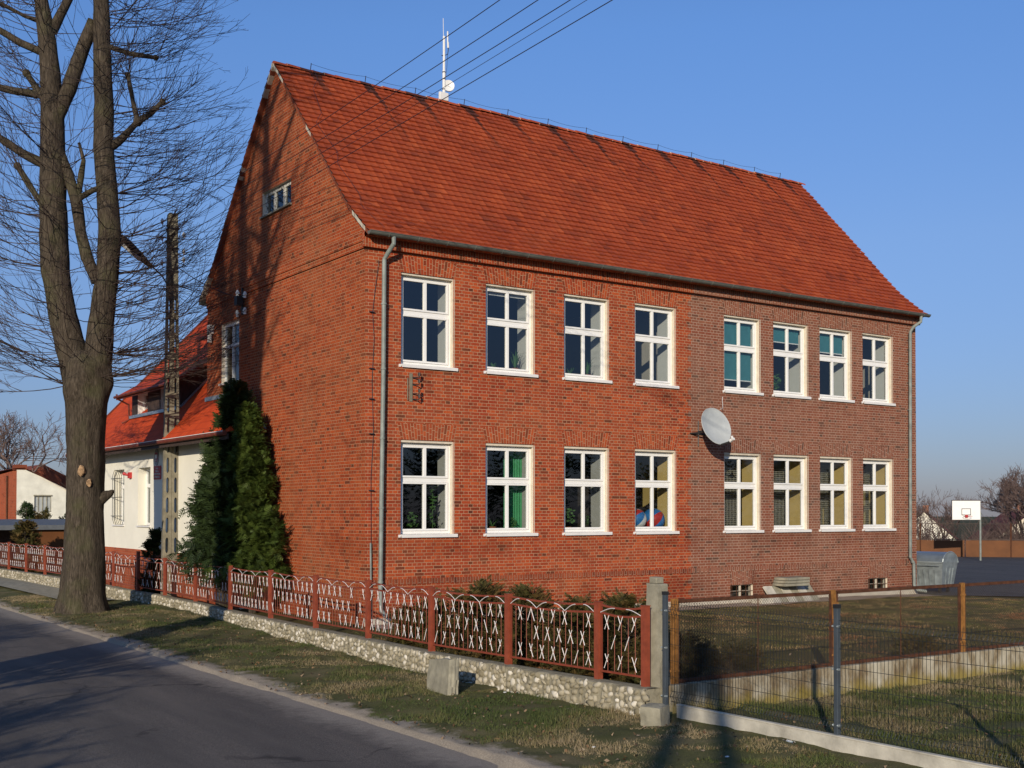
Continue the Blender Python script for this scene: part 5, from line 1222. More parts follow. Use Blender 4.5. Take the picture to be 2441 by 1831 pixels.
Lp = [(-3.80, 9.86, 6.2), (-3.93, 9.95, 7.1), (-4.18, 10.1, 8.3), (-4.36, 10.2, 9.5), (-4.42, 10.2, 10.5), (-4.45, 10.2, 11.8), (-4.46, 10.2, 13.0), (-4.48, 10.2, 14.2), (-4.62, 10.2, 15.9), (-4.78, 10.3, 17.1), (-4.9, 10.4, 20)]
Lr = [.38, .41, .37, .38, .385, .36, .33, .30, .24, .18, .10]
Rp = [(-3.46, 9.66, 6.2), (-3.36, 9.55, 7.1), (-3.27, 9.47, 8.3), (-3.16, 9.38, 9.5), (-3.12, 9.32, 10.5), (-3.2, 9.34, 11.8), (-3.3, 9.38, 13), (-3.3, 9.36, 14.2), (-3.35, 9.37, 15.4), (-3.38, 9.36, 16.5), (-3.4, 9.36, 17.5), (-3.45, 9.4, 21)]
Rr = [.36, .38, .345, .30, .315, .29, .275, .26, .235, .23, .20, .10]
limb(m, Lp, Lr, 18); limb(m, Rp, Rr, 18)
Mp = [(-3.42, 9.5, 9.2), (-3.66, 9.66, 9.9), (-3.80, 9.76, 10.6), (-3.9, 9.8, 11.4), (-4.1, 9.95, 12.2), (-4.3, 10.1, 12.9)]; limb(m, Mp, [.15, .17, .15, .16, .15, .12], 10)
limb(m, [(-4.46, 10.2, 13.2), (-4.35, 10.1, 13.9), (-4.1, 9.95, 14.6), (-3.8, 9.75, 15.7), (-3.55, 9.5, 16.5)], [.14, .2, .21, .19, .17], 10)
limb(m, [(-4.5, 10.2, 16.2), (-4.1, 10, 17.2), (-3.9, 9.9, 18.2)], [.14, .12, .08], 8); limb(m, [(-3.9, 9.8, 11.5), (-3.55, 9.5, 11.75), (-3.2, 9.35, 11.9)], [.09, .08, .08], 8)
limb(m, [(-3.88, 9.8, 11.4), (-3.8, 9.75, 12.2), (-3.75, 9.7, 12.6), (-3.85, 9.8, 13.1)], [.08, .09, .06, .04], 8)
# stub limbs with knobs
stubs = [((-3.2, 9.35, 12.9), (-2.5, 8.9, 13.7), .11), ((-2.5, 8.9, 13.7), (-1.9, 8.6, 14.3), .08), ((-2.5, 8.9, 13.7), (-2.75, 9.0, 15.0), .07), ((-4.55, 10.2, 12.4), (-5.9, 10.9, 13.3), .12), ((-4.5, 10.2, 14.4), (-6.4, 11.1, 14.7), .10), ((-4.45, 10.2, 11), (-5.3, 10.6, 12.4), .09), ((-4.5, 10.2, 15.5), (-6.0, 10.9, 16.3), .10), ((-4.46, 10.1, 14.0), (-5.1, 10.5, 15.0), .10), ((-3.3, 9.3, 15.8), (-2.1, 8.6, 15.5), .07), ((-4.6, 10.2, 16.4), (-5.7, 10.8, 16.9), .06)]
for a, b, r in stubs: c = Vector(a).lerp(Vector(b), .5)+Vector((0, 0, -.06)); limb(m, [a, tuple(c), b], [r*1.2, r, r*.85], 8, .12); m.ball(b, r*1.2, 8, 5)
limb(m, [(-3.3, 9.6, 3.15), (-3.05, 9.45, 3.3), (-2.98, 9.42, 3.36), (-2.93, 9.40, 3.39)], [.20, .11, .06, .02], 10, .3)
m.build('trunk', 'bark', big, smooth=True)
m = MB()
for c_, r_ in (((-3.86, 9.27, 3.92), .13), ((-3.66, 9.23, 3.6), .09)):
    b0 = len(m.v); m.ball((0, 0, 0), r_, 12, 8)
    for i in range(b0, len(m.v)): v = Vector(m.v[i]); v *= 1+.5*noise.noise(v*18); m.v[i] = (c_[0]+v.x*.8, c_[1]+v.y*.45, c_[2]+v.z*1.1)
m.build('cut_scar', 'wood_cut', big)
tw = TW()
def outdir(): a = NR.uniform(0, 2*math.pi); return a
def along(path, rads, z0, z1, n, L=(2.0, 4.6), e=(-.28, .28), only=None):
    P = np.array(path)
    for _ in range(n):
        z = NR.uniform(z0, z1); c = np.array([np.interp(z, P[:, 2], P[:, k]) for k in range(3)]); r = float(np.interp(z, P[:, 2], rads))
        a = outdir() if only is None else NR.normal(only[int(NR.integers(len(only)))], .75); d = np.array([math.cos(a), math.sin(a), NR.uniform(*e)]); shoot(tw, c+d*r*.85, d, NR.uniform(*L), NR.uniform(.009, .018), 2, side=5, curl=NR.uniform(.35, .8))
along(Lp, Lr, 6.4, 19.5, 165, only=(2.6, 3.6, -1.8, 2.2)); along(Rp, Rr, 6.3, 19.5, 235, only=(-.57, -.57, -.3, -1.5, .6)); along(Mp, [.15]*6, 9.4, 12.5, 14, (1, 2))
for _ in range(46):   # fans of long shoots leaving the old pruning knobs
    c = [(-3.05, 9.3, 6.6), (-3.0, 9.3, 7.2), (-4.1, 9.9, 6.3), (-4.15, 9.9, 6.8), (-3.02, 9.3, 9.0), (-4.6, 10.2, 9.6), (-2.95, 9.25, 11.7)][int(NR.integers(7))]
    right = c[0] > -3.5; a = NR.normal(-.5 if right else 2.7, .5); shoot(tw, c, (math.cos(a), math.sin(a), NR.uniform(-.15, .4)), NR.uniform(2.6, 4.6), NR.uniform(.012, .02), 2, side=7, curl=NR.uniform(.25, .6), wig=.05)
for a, b, r in stubs:
    for _ in range(15): q = np.array(b)+rv()*.08; d = rv(); d = d*.6+(np.array(b)-np.array(a)); d[2] = abs(d[2])*.8+.2; shoot(tw, q, d, NR.uniform(.8, 2.4), .009, 1, side=4)
for _ in range(26): c = np.array([-4.5, 10.15, 14.2])+rv()*.25; shoot(tw, c, rv()+[0, 0, .3], NR.uniform(.3, .8), .006, 1)
for _ in range(14): a = NR.uniform(0, 6.28); z = NR.uniform(1.0, 5.5); d = (math.cos(a), math.sin(a), .6); shoot(tw, (-3.61+.58*math.cos(a), 9.82+.58*math.sin(a), z), d, NR.uniform(.1, .35), .006, 1, side=2)
tw.build('crown', 'twig', big)

def bare_tree(label, loc, Hh, spread, r0, seed, lv=5, mat='twig_far', nm='bare_tree', cat='tree', group=None, kt=3, bare=.25, fine=.006):
    rs = np.random.default_rng(seed); t_ = thing(nm, label, cat, loc, group); tk = TW(); cr = TW()
    def br(p, d, L, r, l):
        m_ = 5; pts = [np.array(p, float)]; d = d/np.linalg.norm(d)
        for i in range(m_-1): d = d+rs.normal(0, .11, 3)+np.array([0, 0, .05]); d /= np.linalg.norm(d); pts.append(pts[-1]+d*L/(m_-1))
        (tk if l >= lv-1 else cr).add(pts, r, max(r*.6, fine*.6), 7 if l >= lv-1 else (5 if l > 2 else 3))
        if l <= 0: return
        nchild = int(rs.integers(3, 5)) if l > 1 else 5
        for i in range(nchild):
            t = rs.uniform(.35, 1.0) if i else 1.0; k = min(int(t*(m_-1)), m_-2); f = t*(m_-1)-k; q = pts[k]*(1-f)+pts[k+1]*f
            s_ = rs.normal(0, 1, 3); s_ -= d*s_.dot(d); s_ /= np.linalg.norm(s_)+1e-9; dd = d*.75+s_*spread*rs.uniform(.5, 1.1); dd[2] += .12
            br(q, dd, L*rs.uniform(.58, .82), max(r*.58, fine), l-1)
    tr_ = [(0, 0, -.3), (.02, 0, Hh*bare*.5), (.0, .05, Hh*bare)]; tk.add(tr_, r0*1.2, r0, 9)
    for i in range(4):
        a = i*1.57+rs.uniform(0, 1); br(tr_[-1], np.array([math.cos(a)*spread*.9, math.sin(a)*spread*.9, 1.0]) if i else np.array([.05, 0, 1.]), Hh*.34*rs.uniform(.85, 1.1), r0*.62, lv-1)
    tk.build('trunk', 'bark', t_); cr.build('crown', mat, t_); return t_
# trees that throw their shadows over the street and the gable (they stand across the road)
def pollard(label, loc, fork, Hh, seed, group, leaders=((-.5, .15), (.55, -.1), (.1, .6))):
    t_ = thing('linden_tree', label, 'tree', loc, group); mm = MB(); global tw, NR; tw = TW(); keep = NR; NR = np.random.default_rng(seed)
    limb(mm, [(0, 0, -.2), (0, 0, .4), (0, 0, 2.5), (0, 0, fork)], [.75, .55, .48, .46], 14)
    for i, (dx, dy) in enumerate(leaders):
        P = [(0, 0, fork-.3), (dx, dy, fork+1.6), (dx*1.6, dy*1.6, fork+4), (dx*1.9, dy*2, Hh)]; limb(mm, P, [.3, .27, .22, .07], 10); al = np.array(P)
        for _ in range(75): z = NR.uniform(fork, Hh-.3); c = [float(np.interp(z, al[:, 2], al[:, k])) for k in range(3)]; a = NR.uniform(0, 6.28); shoot(tw, c, (math.cos(a), math.sin(a), NR.uniform(.1, .8)), NR.uniform(1.2, 3.2), .024, 1, side=5)
        for _ in range(13): z = NR.uniform(fork+.5, Hh-1); c = [float(np.interp(z, al[:, 2], al[:, k])) for k in range(3)]; a = NR.uniform(0, 6.28); e = (c[0]+1.5*math.cos(a), c[1]+1.5*math.sin(a), c[2]+1.3); limb(mm, [c, e], [.11, .06], 6); [shoot(tw, e, rv()+[0, 0, .6], NR.uniform(1, 2.8), .020, 1) for _ in range(12)]
    mm.build('trunk', 'bark', t_, smooth=True); tw.build('crown', 'twig', t_); NR = keep; return t_
pollard('pruned linden across the road, casting its shadow on the gable', (-13.3, -6.55, 0), 11.5, 21.5, 11, 'trees across the road', leaders=((-.24, .24), (.24, -.24), (-.75, .75)))
bare_tree('young bare tree across the road, nearer the viewer', (-14.8, -9.6, 0), 4.6, .85, .17, 71, lv=5, mat='twig', group='trees across the road', fine=.012)
bare_tree('young bare tree across the road, nearest the viewer', (-17.6, -15.6, 0), 4.4, .9, .16, 73, lv=5, mat='twig', group='trees across the road', fine=.014)
bare_tree('young bare tree across the road, farther along', (-15.6, -3.6, 0), 4.4, .85, .16, 72, lv=5, mat='twig', group='trees across the road', fine=.012)
bare_tree('bare walnut tree with spreading crown behind the white shed', (3.9, 55.5, 0), 8.6, .95, .24, 5, lv=6, fine=.014, group='bare trees in the background')
bare_tree('bare tree rising behind the fence at the right edge of the photo', (58.5, 19.0, -.5), 5.6, .8, .13, 21, lv=6, fine=.012, group='bare trees in the background')
bare_tree('second bare tree right of the basketball board', (62.0, 22.5, -.5), 5.4, .8, .13, 22, lv=6, fine=.013, group='bare trees in the background')
bare_tree('small pale bare tree just right of the school corner', (58, 28.5, -1.2), 5.0, .7, .1, 23, lv=5, fine=.012, group='bare trees in the background')
bare_tree('thin bare tree in front of the red roofed house', (64, 30.0, -1.5), 5.2, .7, .1, 24, lv=5, fine=.012, group='bare trees in the background')

# ---------------------------------------------------------------- evergreens
def sprays(P, D, size, mat, name, parent, ndroop=5, tint0=None, wid=.32):
    """flat leaf sprays: a spine with side leaflets"""
    P = np.asarray(P); D = np.asarray(D); D = D/np.linalg.norm(D, axis=1, keepdims=True); n = len(P); size = np.asarray(size)[:, None] if np.ndim(size) else np.full((n, 1), size)
    U = np.cross(D, NR.normal(0, 1, (n, 3))*[.35, .35, .35]+[0, 0, 1]); U /= np.linalg.norm(U, axis=1, keepdims=True); V = []; T = []
    t0 = NR.uniform(0, 1, n) if tint0 is None else tint0
    for k in range(ndroop):
        f = k/ndroop; base = P+D*size*f+np.array([0, 0, -1])*size*.22*f*f
        for s_ in (-1, 1):
            L_ = size*wid*(1.15-f)*2.0; tip = base+D*L_*.75+U*s_*L_*.62+np.array([0, 0, -.2])*L_; b2 = base+D*size*.17
            V.append(np.stack([base, b2, tip], 1)); T.append(np.clip(t0+NR.normal(0, .12, n), 0, 1))
    V = np.concatenate(V).reshape(-1, 3); F = np.arange(len(V)).reshape(-1, 3); return npmesh(name, V, F, mat, parent, tint=np.concatenate(T))
def conifer(label, loc, Hh, Rad, mat, seed, n=5200, lean=(0, 0), group=None, prof=None, size=.34, nm='cypress_tree', z0=.1, xs_=1., rag=.0, droop=.25):
    t_ = thing(nm, label, 'conifer', loc, group); k = TW(); k.add([(0, 0, -.1), (lean[0]*.5, lean[1]*.5, Hh*.5), (lean[0], lean[1], Hh*.97)], Rad*.09+.02, .015, 7)
    prof = prof or (lambda t: (1-t)**.8*(.85+.15*math.sin(t*25))); nb = max(40, int(n/45)); P = []; D = []; TT = []
    for b in range(nb):     # branches: each carries a cluster of sprays
        t = NR.uniform(0, 1)**1.15*.99; a = NR.uniform(0, 2*math.pi); rr = Rad*prof(t)*NR.uniform(.62-rag, 1.12+rag)*(1+rag*1.6*noise.noise(Vector((math.cos(a)*1.6+seed, math.sin(a)*1.6, t*5))))+.06; z = z0+(Hh-z0)*t; c = np.array([lean[0]*t, lean[1]*t, 0])
        dirn = np.array([math.cos(a)*xs_, math.sin(a), droop+.75*t]); tip = c+np.array([math.cos(a)*rr*xs_, math.sin(a)*rr, z+rr*droop]); root = c+np.array([0, 0, z-rr*.15]); k.add([root, tip], .014, .004, 3); tb = NR.uniform(.15, .85)
        q = int(n/nb); f = NR.uniform(.22, 1, q)**.55; pos = root+(tip-root)*f[:, None]+NR.normal(0, 1, (q, 3))*(.045+.13*f[:, None]*rr**.5*(1.2-f[:, None])); P.append(pos); dd = np.tile(dirn, (q, 1))*.8+NR.normal(0, .42, (q, 3)); D.append(dd); TT.append(np.clip(tb+NR.normal(0, .1, q), 0, 1))
    P = np.concatenate(P); D = np.concatenate(D); k.build('trunk', 'bark', t_); sprays(P, D, NR.uniform(.6, 1.2, len(P))*size, mat, 'foliage', t_, tint0=np.concatenate(TT)); return t_
pf2 = lambda t: (1-t)**.78*(1.02+.12*math.sin(t*19))
pf = lambda t: min(1, .80+.9*t)*(1-max(0, (t-.12))/.88)**.72
conifer('tall dark false cypress against the gable, the left of the pair', (-.72, 6.95, .15), 5.95, 2.0, 'conifer_dark', 1, 20000, (.0, -.85), 'false cypresses by the gable', pf2, .34, z0=1.05, xs_=.27, rag=.16, droop=-.02)  # the linden trunk's shade is put into this tree's dark foliage colour
conifer('shorter lighter green false cypress, the right of the pair', (-.74, 4.75, .15), 5.35, 1.08, 'conifer_light', 2, 13500, (.05, .50), 'false cypresses by the gable', pf2, .27, z0=.85, xs_=.52, rag=.26, droop=-.05)
conifer('small dark evergreen shrub at the foot of the concrete pole', (-.95, 12.0, .1), 2.0, .32, 'conifer_dark', 4, 1500, (0, .1), None, pf, .24, 'evergreen_shrub')
def bushprof(t): return math.sqrt(max(0, 1-(t*1.0)**2.6))*(.72+.28*min(1, t*3.5))
THU = [(-3.9, .55, .34, 'lowest small thuja behind the fence, beside the downpipe'), (-4.75, .75, .42, 'small brownish thuja behind the fence, second of the row'), (-6.35, 1.15, .62, 'large rounded brownish thuja behind the fence, third of the row'), (-7.75, 1.15, .50, 'rounded brownish thuja behind the fence, fourth of the row'), (-9.25, 1.05, .50, 'loose brownish thuja behind the fence, fifth of the row'), (-10.35, 1.15, .52, 'rounded brownish thuja behind the fence, nearest the gate pillar')]
for i, (y, h, r, lb) in enumerate(THU):
    conifer(lb, (-1.05+.1*(i % 2), y, .15), h+.15, r, 'thuja_brown', 30+i, 4200 if h > 1 else 2200, (0, 0), 'thujas behind the brown fence', bushprof, .13, 'thuja_bush', z0=-.05)
conifer('low trimmed thuja behind the rusty fence, left of the molehill shadow', (1.0, -10.6, .2), .42, .5, 'thuja_brown', 50, 1200, group='low shrubs behind the rusty fence', prof=bushprof, size=.10, nm='low_shrub')
conifer('dark low shrub behind the gate pillar at the lawn corner', (-.9, -11.2, .2), .75, .55, 'thuja_brown', 51, 2200, group='low shrubs behind the rusty fence', prof=bushprof, size=.12, nm='low_shrub')
conifer('low shrub behind the second rusty panel', (4.7, -11.4, .2), .38, .42, 'thuja_brown', 52, 900, group='low shrubs behind the rusty fence', prof=bushprof, size=.10, nm='low_shrub')

# ---------------------------------------------------------------- left background: shed, garage, shrubs
t = thing('farm_shed', 'old whitewashed shed with a brick side and small window', 'shed', (0, 39, 0))
m = MB(); prof = [(.86, -.2), (3.9, -.2), (3.9, 3.45), (3.21, 3.94), (2.1, 4.5), (1.22, 4.89), (.86, 4.86)]; wx0, wx1, wz0, wz1 = 1.71, 2.53, 2.75, 3.56
def zt(x): return float(np.interp(x, [.86, 1.22, 2.1, 3.21, 3.9], [4.86, 4.89, 4.5, 3.94, 3.45]))
for a, b in ((.86, 1.22), (1.22, wx0), (wx0, 2.1), (2.1, wx1), (wx1, 3.21), (3.21, 3.9)):
    if a >= wx0 and b <= wx1: m.quad([(a, 0, -.2), (b, 0, -.2), (b, 0, wz0), (a, 0, wz0)]); m.quad([(a, 0, wz1), (b, 0, wz1), (b, 0, zt(b)), (a, 0, zt(a))])
    else: m.quad([(a, 0, -.2), (b, 0, -.2), (b, 0, zt(b)), (a, 0, zt(a))])
m.build('front_wall', 'shed_white', t)
m = MB(); m.quad([(.86, 7, -.2), (.86, 0, -.2), (.86, 0, 4.86), (.86, 7, 4.6)], [(0, 0), (7, 0), (7, 4.9), (0, 4.9)]); m.quad([(-4, 7, -.2), (.86, 7, -.2), (.86, 7, 4.6), (-4, 7, 4.4)], [(0, 0), (5, 0), (5, 4.9), (0, 4.9)]); m.build('brick_wall', 'brick_far', t)
m = MB(); m.quad([(.70, -.1, 4.92), (1.22, -.1, 4.97), (1.22, 7.2, 4.97), (.70, 7.2, 4.8)]); m.quad([(1.22, -.1, 4.97), (4.0, -.1, 3.47), (4.0, 7.2, 3.47), (1.22, 7.2, 4.97)]); m.box((.75, .0, 4.86), (1.35, .5, 5.12)); m.build('roof', 'roof_far', t)
m = MB(); m.box((wx0-.04, -.03, wz1-.02), (wx1+.04, .02, wz1+.05)); [m.box((wx0+(wx1-wx0)*k/4-.02, .05, wz0), (wx0+(wx1-wx0)*k/4+.02, .09, wz1)) for k in range(5)]; fo = m.build('window', 'concrete', t); m = MB(); m.quad([(wx0, .08, wz0), (wx1, .08, wz0), (wx1, .08, wz1), (wx0, .08, wz1)]); m.build('pane', 'dish_grey', fo)
m = MB(); m.tube([(.80, 1.9, 4.6), (.80, 1.9, .1)], .05, 8); m.build('downpipe', 'rust_dark', t)
t = thing('low_garage', 'low brown garage with a flat grey felt roof behind the fence', 'garage', (0, 29, 0))
m = MB(); m.quad([(-.55, 0, 0), (2.4, 0, 0), (2.4, 0, 2.05), (-.55, 0, 2.05)]); m.quad([(2.4, 0, 0), (2.4, 4, 0), (2.4, 4, 2.05), (2.4, 0, 2.05)]); m.box((-.62, -.03, 0), (-.5, .05, 2.05)); m.build('wall', 'brown_metal', t)
m = MB(); m.quad([(-5, 1.2, 0), (-.55, 1.2, 0), (-.55, 1.2, 2.05), (-5, 1.2, 2.05)]); m.quad([(-.55, 0, 0), (-.55, 1.2, 0), (-.55, 1.2, 2.05), (-.55, 0, 2.05)][::-1]); m.quad([(-5, 4, 0), (2.4, 4, 0), (2.4, 4, 2), (-5, 4, 2)]); m.build('recess', 'wood_dark', t)
m = MB(); m.box((-5.2, -.2, 2.06), (2.6, 4.2, 2.18)); m.quad([(-5.2, -.2, 2.19), (2.6, -.2, 2.19), (2.6, 4.2, 2.42), (-5.2, 4.2, 2.42)]); m.box((-5.2, -.22, 2.0), (2.6, -.19, 2.2)); m.build('roof', 'felt_roof', t)
conifer('rounded dark evergreen in front of the white shed', (.45, 35, 0), 3.05, .55, 'conifer_dark', 60, 2600, group='shrubs by the shed', prof=bushprof, size=.2, nm='evergreen_shrub'); conifer('smaller rounded evergreen right of the first by the shed', (1.12, 34.4, 0), 2.8, .42, 'thuja_brown', 61, 1800, group='shrubs by the shed', prof=bushprof, size=.18, nm='evergreen_shrub')
conifer('upright greyish shrub in front of the grey roofed garage', (-1.38, 27, 0), 2.3, .5, 'thuja_brown', 62, 2600, group='shrubs by the shed', prof=bushprof, size=.2, nm='evergreen_shrub'); conifer('dark evergreen tip beside the big trunk', (2.3, 35, 0), 2.55, .5, 'conifer_dark', 63, 1500, group='shrubs by the shed', prof=bushprof, size=.2, nm='evergreen_shrub')
m = MB(); m.tube([(-25, 60, 6.6), (-8, 60, 6.2), (12, 60, 6.35)], .02, 4); o = m.build('distant_wire', 'cable'); tag(o, 'thin distant overhead wire left of the big tree', 'wire')
t = thing('distant_house', 'far house with red roof just visible left of the trunk', 'house', (7.0, 62, 0)); m = MB(); m.box((-4, 0, 0), (5, 7, 3.6)); m.build('wall', 'brick_far', t)
m = MB(); m.prism([(-4.4, 3.5), (5.4, 3.5), (.5, 6.0)], -.2, 7.2, 1); m.build('roof', 'roof_far', t)

# ---------------------------------------------------------------- right background: bins, court, fence, houses
def bin_(label, loc, rz):
    t = thing('waste_container', label, 'waste container', loc, 'galvanised waste containers by the school corner', rz); m = MB()
    W0, W1, D0_, D1_, z0, z1 = .58, .68, .40, .52, .20, 1.02
    A = [(-W0, -D0_, z0), (W0, -D0_, z0), (W0, D0_, z0), (-W0, D0_, z0)]; B = [(-W1, -D1_, z1), (W1, -D1_, z1), (W1, D1_, z1), (-W1, D1_, z1)]
    for q in range(4): m.quad([A[q], A[(q+1) % 4], B[(q+1) % 4], B[q]])
    m.quad(A[::-1])
    for x in (-.4, -.2, 0, .2, .4): m.bar((x*.9, -D0_-.012, z0+.05), (x, -D1_+.0, z1-.25), .035, .02, (0, 1, 0))
    for s_ in (-1, 1):
        for y in (-.2, .05, .25): m.bar((s_*(W0+.01), y*.85, z0+.05), (s_*(W1-.02), y, z1-.2), .03, .02, (1, 0, 0))
    m.build('body', 'galvanised', t)
    m = MB(); n = 10
    for s_ in (-1, 1):       # rounded end cheeks
        P_ = [(s_*(W1), D1_*math.cos(a), z1+.34*math.sin(a)) for a in np.linspace(0, math.pi, n)]; m.quad(P_ if s_ > 0 else P_[::-1]); m.tube(P_, .018, 5)
    m.box((-W1-.02, -D1_-.02, z1-.03), (W1+.02, -D1_+.01, z1+.02)); m.box((-W1-.02, D1_-.01, z1-.03), (W1+.02, D1_+.02, z1+.02)); m.build('rim', 'galvanised', t)
    m = MB()
    for k in range(n-1):
        a, b = math.pi*k/(n-1), math.pi*(k+1)/(n-1); m.quad([(W1-.01, D1_*math.cos(a), z1+.33*math.sin(a)), (W1-.01, D1_*math.cos(b), z1+.33*math.sin(b)), (-W1+.01, D1_*math.cos(b), z1+.33*math.sin(b)), (-W1+.01, D1_*math.cos(a), z1+.33*math.sin(a))])
    m.build('lid', 'lid_blue', t); m = MB(); m.tube([(-W1-.03, -.1, z1+.02), (-W1-.05, -.1, z1+.3), (-W1-.05, .1, z1+.3), (-W1-.03, .1, z1+.02)], .015, 5); m.rod((-W1+.1, -D1_-.04, z1-.12), (W1-.1, -D1_-.04, z1-.12), .016); m.build('handle', 'galvanised', t)
    for x in (-.45, .45):
        for y in (-.28, .28): m = MB(); m.tube([(x-.025, y, .09), (x+.025, y, .09)], .085, 12); m.box((x-.04, y-.02, .1), (x+.04, y+.02, .22)); m.build('wheel', 'dark_metal', t)
    m = MB(); m.box((-W1-.01, -.12, .62), (-W1+.05, .06, .82)); m.build('sticker', 'sill_white', t) if False else None
    return t
bin_('galvanised waste container with blue-grey lid, the nearer one', (21.55, .55, .13), R(-82)); bin_('galvanised waste container half hidden behind the school corner', (21.35, 2.35, .13), R(-85))
t = thing('basketball_hoop', 'white basketball backboard with red ring on a pale post', 'basketball hoop', (44.93, 14.3, 0), rz=R(-38)); 
m = MB(); m.tube([(0, .1, 0), (0, .1, 2.75)], .055, 8); m.build('post', 'zinc_pipe', t); m = MB(); m.bar((0, .1, 2.7), (-.75, 0.0, 2.75), .06, .06); m.bar((0, .1, 2.3), (-.5, 0.02, 2.8), .04, .04); m.build('arm', 'dark_metal', t)
m = MB(); m.box((-1.56, -.10, 2.36), (-.06, -.06, 3.40)); m.build('backboard', 'white_frame', t); m = MB(); m.box((-1.58, -.11, 3.39), (-.04, -.05, 3.43)); m.box((-1.58, -.11, 2.36), (-1.555, -.05, 3.4))
for a, b in (((-1.06, 2.60), (-.56, 2.64)), ((-1.06, 2.94), (-.56, 2.97)), ((-1.06, 2.6), (-1.03, 2.96)), ((-.59, 2.6), (-.56, 2.96))): m.box((a[0], -.106, a[1]), (b[0], -.101, b[1]))
m.build('marking', 'cable', t); m = MB(); m.tube([(-.81+.225*math.cos(a), -.40+.225*math.sin(a), 2.55) for a in np.linspace(0, 2*math.pi, 21)[:-1]], .012, 5, closed=True); m.box((-.88, -.2, 2.48), (-.74, -.10, 2.62)); m.build('ring', 'sign_red', t)
# far sheet-metal fence with wire mesh above
t = thing('sheet_metal_fence', 'far rusty brown sheet metal fence with wire mesh above along the yard', 'fence', (0, 0, 0)); a0 = Vector((30, 38, 0)); b0_ = Vector((62, .2, 0)); dd = (b0_-a0).normalized(); L_ = (b0_-a0).length
off = Vector((.76, .65, 0))*1.6; k = 0; i = 0
while k < L_:
    m = MB(); p = a0+dd*(k+.02)+off; q = a0+dd*min(k+2.46, L_)+off; m.bar(p+Vector((0, 0, .55)), q+Vector((0, 0, .55)), .03, 1.12); m.build('metal_sheet', 'brown_metal', t); k += 2.5
k = 0
while k < L_: m = MB(); p = a0+dd*k+off; m.bar(p, p+Vector((0, 0, 2.12)), .07, .07, (1, 0, 0)); m.build('post', 'rust_dark', t); k += 5
m = MB(); m.bar(a0+off+Vector((0, 0, 2.08)), b0_+off+Vector((0, 0, 2.08)), .03, .035); m.bar(a0+off+Vector((0, 0, 1.16)), b0_+off+Vector((0, 0, 1.16)), .04, .05); m.build('rail', 'wood_dark', t)
m = MB(); k = 0
while k < L_-1:
    p = a0+dd*k+off; m.rod(p+Vector((0, 0, 1.15)), p+dd*.9+Vector((0, 0, 2.07)), .008, 3); m.rod(p+dd*.9+Vector((0, 0, 1.15)), p+Vector((0, 0, 2.07)), .008, 3); k += .16
m.build('mesh', 'wood_dark', t)
def house(label, loc, rz, w_, d_, h_, r_, wall, roof, chim=True):
    t = thing('distant_house', label, 'house', loc, 'houses beyond the yard', rz); m = MB(); m.box((-w_/2, -d_/2, -1), (w_/2, d_/2, h_)); m.prism([(-w_/2, h_), (w_/2, h_), (0, h_+r_)], -d_/2, d_/2, 1); m.build('wall', wall, t)
    m = MB(); 
    for s_ in (-1, 1): m.quad([(s_*(w_/2+.3), -d_/2-.3, h_-.25), (0, -d_/2-.3, h_+r_+.08), (0, d_/2+.3, h_+r_+.08), (s_*(w_/2+.3), d_/2+.3, h_-.25)][::s_])
    ro = m.build('roof', roof, t); m = MB(); m.box((-.3, .5, h_+r_-.4), (.3, 1.1, h_+r_+.7)); m.build('chimney', 'brick_far', ro) if chim else None
    m = MB()
    for x in (-w_/4, w_/4): m.box((x-.4, -d_/2-.02, h_-.2), (x+.4, -d_/2+.01, h_+.9))
    m.build('window', 'cable', t)
house('distant house with pale gable and red tiled roof beyond the yard', (92.5, 52.5, -5.3), R(-55), 8, 12, 4.4, 3.6, 'render_white', 'roof_far'); house('distant house with dark slate roof behind the school corner', (92.0, 60.0, -5.3), R(20), 9, 11, 5.0, 3.1, 'brick_far', 'slate_far'); house('distant long house with brown-red roof behind the backboard', (104, 49, -5.5), R(-50), 10, 20, 4.6, 3.9, 'render_cream', 'roof_far')
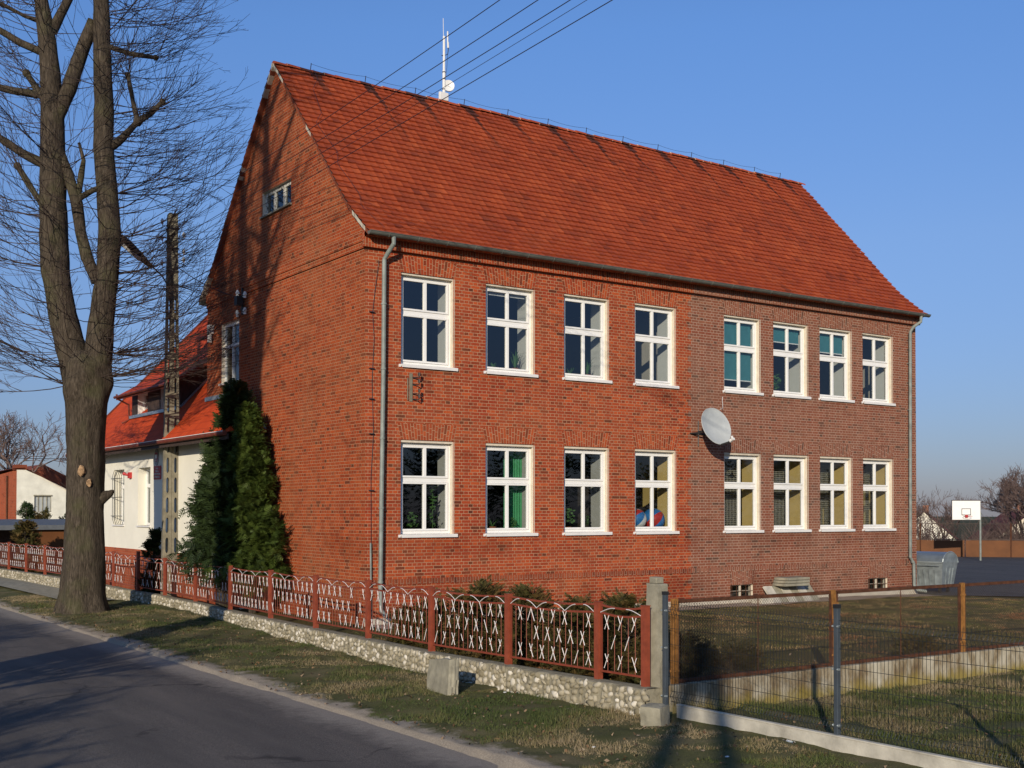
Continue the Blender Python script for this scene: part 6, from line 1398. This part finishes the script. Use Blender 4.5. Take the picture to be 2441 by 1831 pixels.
# scrubby hedgerows in front of the houses: a mass of twigs nobody could count
def scrub(label, pts, n, hh, seed, w_=2.5):
    rs = np.random.default_rng(seed); tk = TW(); P = np.array(pts, float)
    for i in range(n):
        t = rs.uniform(0, len(P)-1); k = min(int(t), len(P)-2); q = P[k]+(P[k+1]-P[k])*(t-k)+np.array([rs.normal(0, w_*.5), rs.normal(0, w_*.5), 0]); h = hh*rs.uniform(.35, 1.0)*(.8+.3*math.sin(t*9+seed)); d = np.array([rs.normal(0, .35), rs.normal(0, .35), 1.]); top = q+d*h*.6
        tk.add([q, q+d*h*.3, top], .03, .02, 3)
        for _ in range(9): e = top+rs.normal(0, .28, 3)*h*.5+[0, 0, h*.12]; tk.add([q+d*h*rs.uniform(.15, .6), (top+e)/2, e], .016, .010, 3)
    o = tk.build('hedgerow', 'twig_far', None); tag(o, label, 'hedge', kind='stuff'); return o
scrub('tangled brown scrub beyond the sheet metal fence', [(44, 36, -.8), (52, 27, -.8), (60, 17, -.8), (67, 9, -.8)], 800, 3.6, 3); scrub('reddish thicket at the right edge beyond the yard', [(58, 24, -1.0), (64, 17.5, -.8), (70, 11, -.5)], 900, 4.3, 4, 2.8)
scrub('low grey hedge far behind the white shed', [(-30, 75, 0), (0, 78, 0), (25, 70, 0)], 350, 3.5, 5, 3)
# unseen evergreen belt, added to darken the reflections in the lower windows
def dark_row():
    P = []; D = []
    for i in range(26):
        c = np.array([-2+i*3.2+NR.normal(0, .5), -50+NR.normal(0, 1.2), 0]); h = NR.uniform(5.0, 8.5)
        for _ in range(190): a = rv(); a /= np.linalg.norm(a); P.append(c+a*[2.2, 2.0, h*.5]*NR.uniform(.6, 1)+[0, 0, h*.5]); D.append(a+[0, 0, .2])
    o = sprays(np.array(P), np.array(D), NR.uniform(.7, 1.3, len(P))*1.3, 'conifer_dark', 'reflection_screen', None, 3); tag(o, 'unseen evergreen belt added to darken the reflections in the lower windows', 'wood', kind='stuff')
dark_row()
# small litter and leaves by the verge
for i, (x, y) in enumerate([(-2.9, -8.1), (-2.5, -9.3), (-3.9, -13.2), (-3.1, -14.6)]):
    m = MB(); m.ball((0, 0, .012), .03, 7, 4, 0, (1, .7, .35)); o = m.build('litter_scrap', 'toy_white'); o.location = (x, y, vz(x, y)); tag(o, ('tiny pale scrap of litter beside the leaning stone', 'tiny pale scrap of litter in the grass in front of the stone wall', 'pale scrap of litter at the sandy road edge', 'tiny pale scrap of litter nearest the bottom edge of the photo')[i], 'litter', 'litter scraps on the verge')
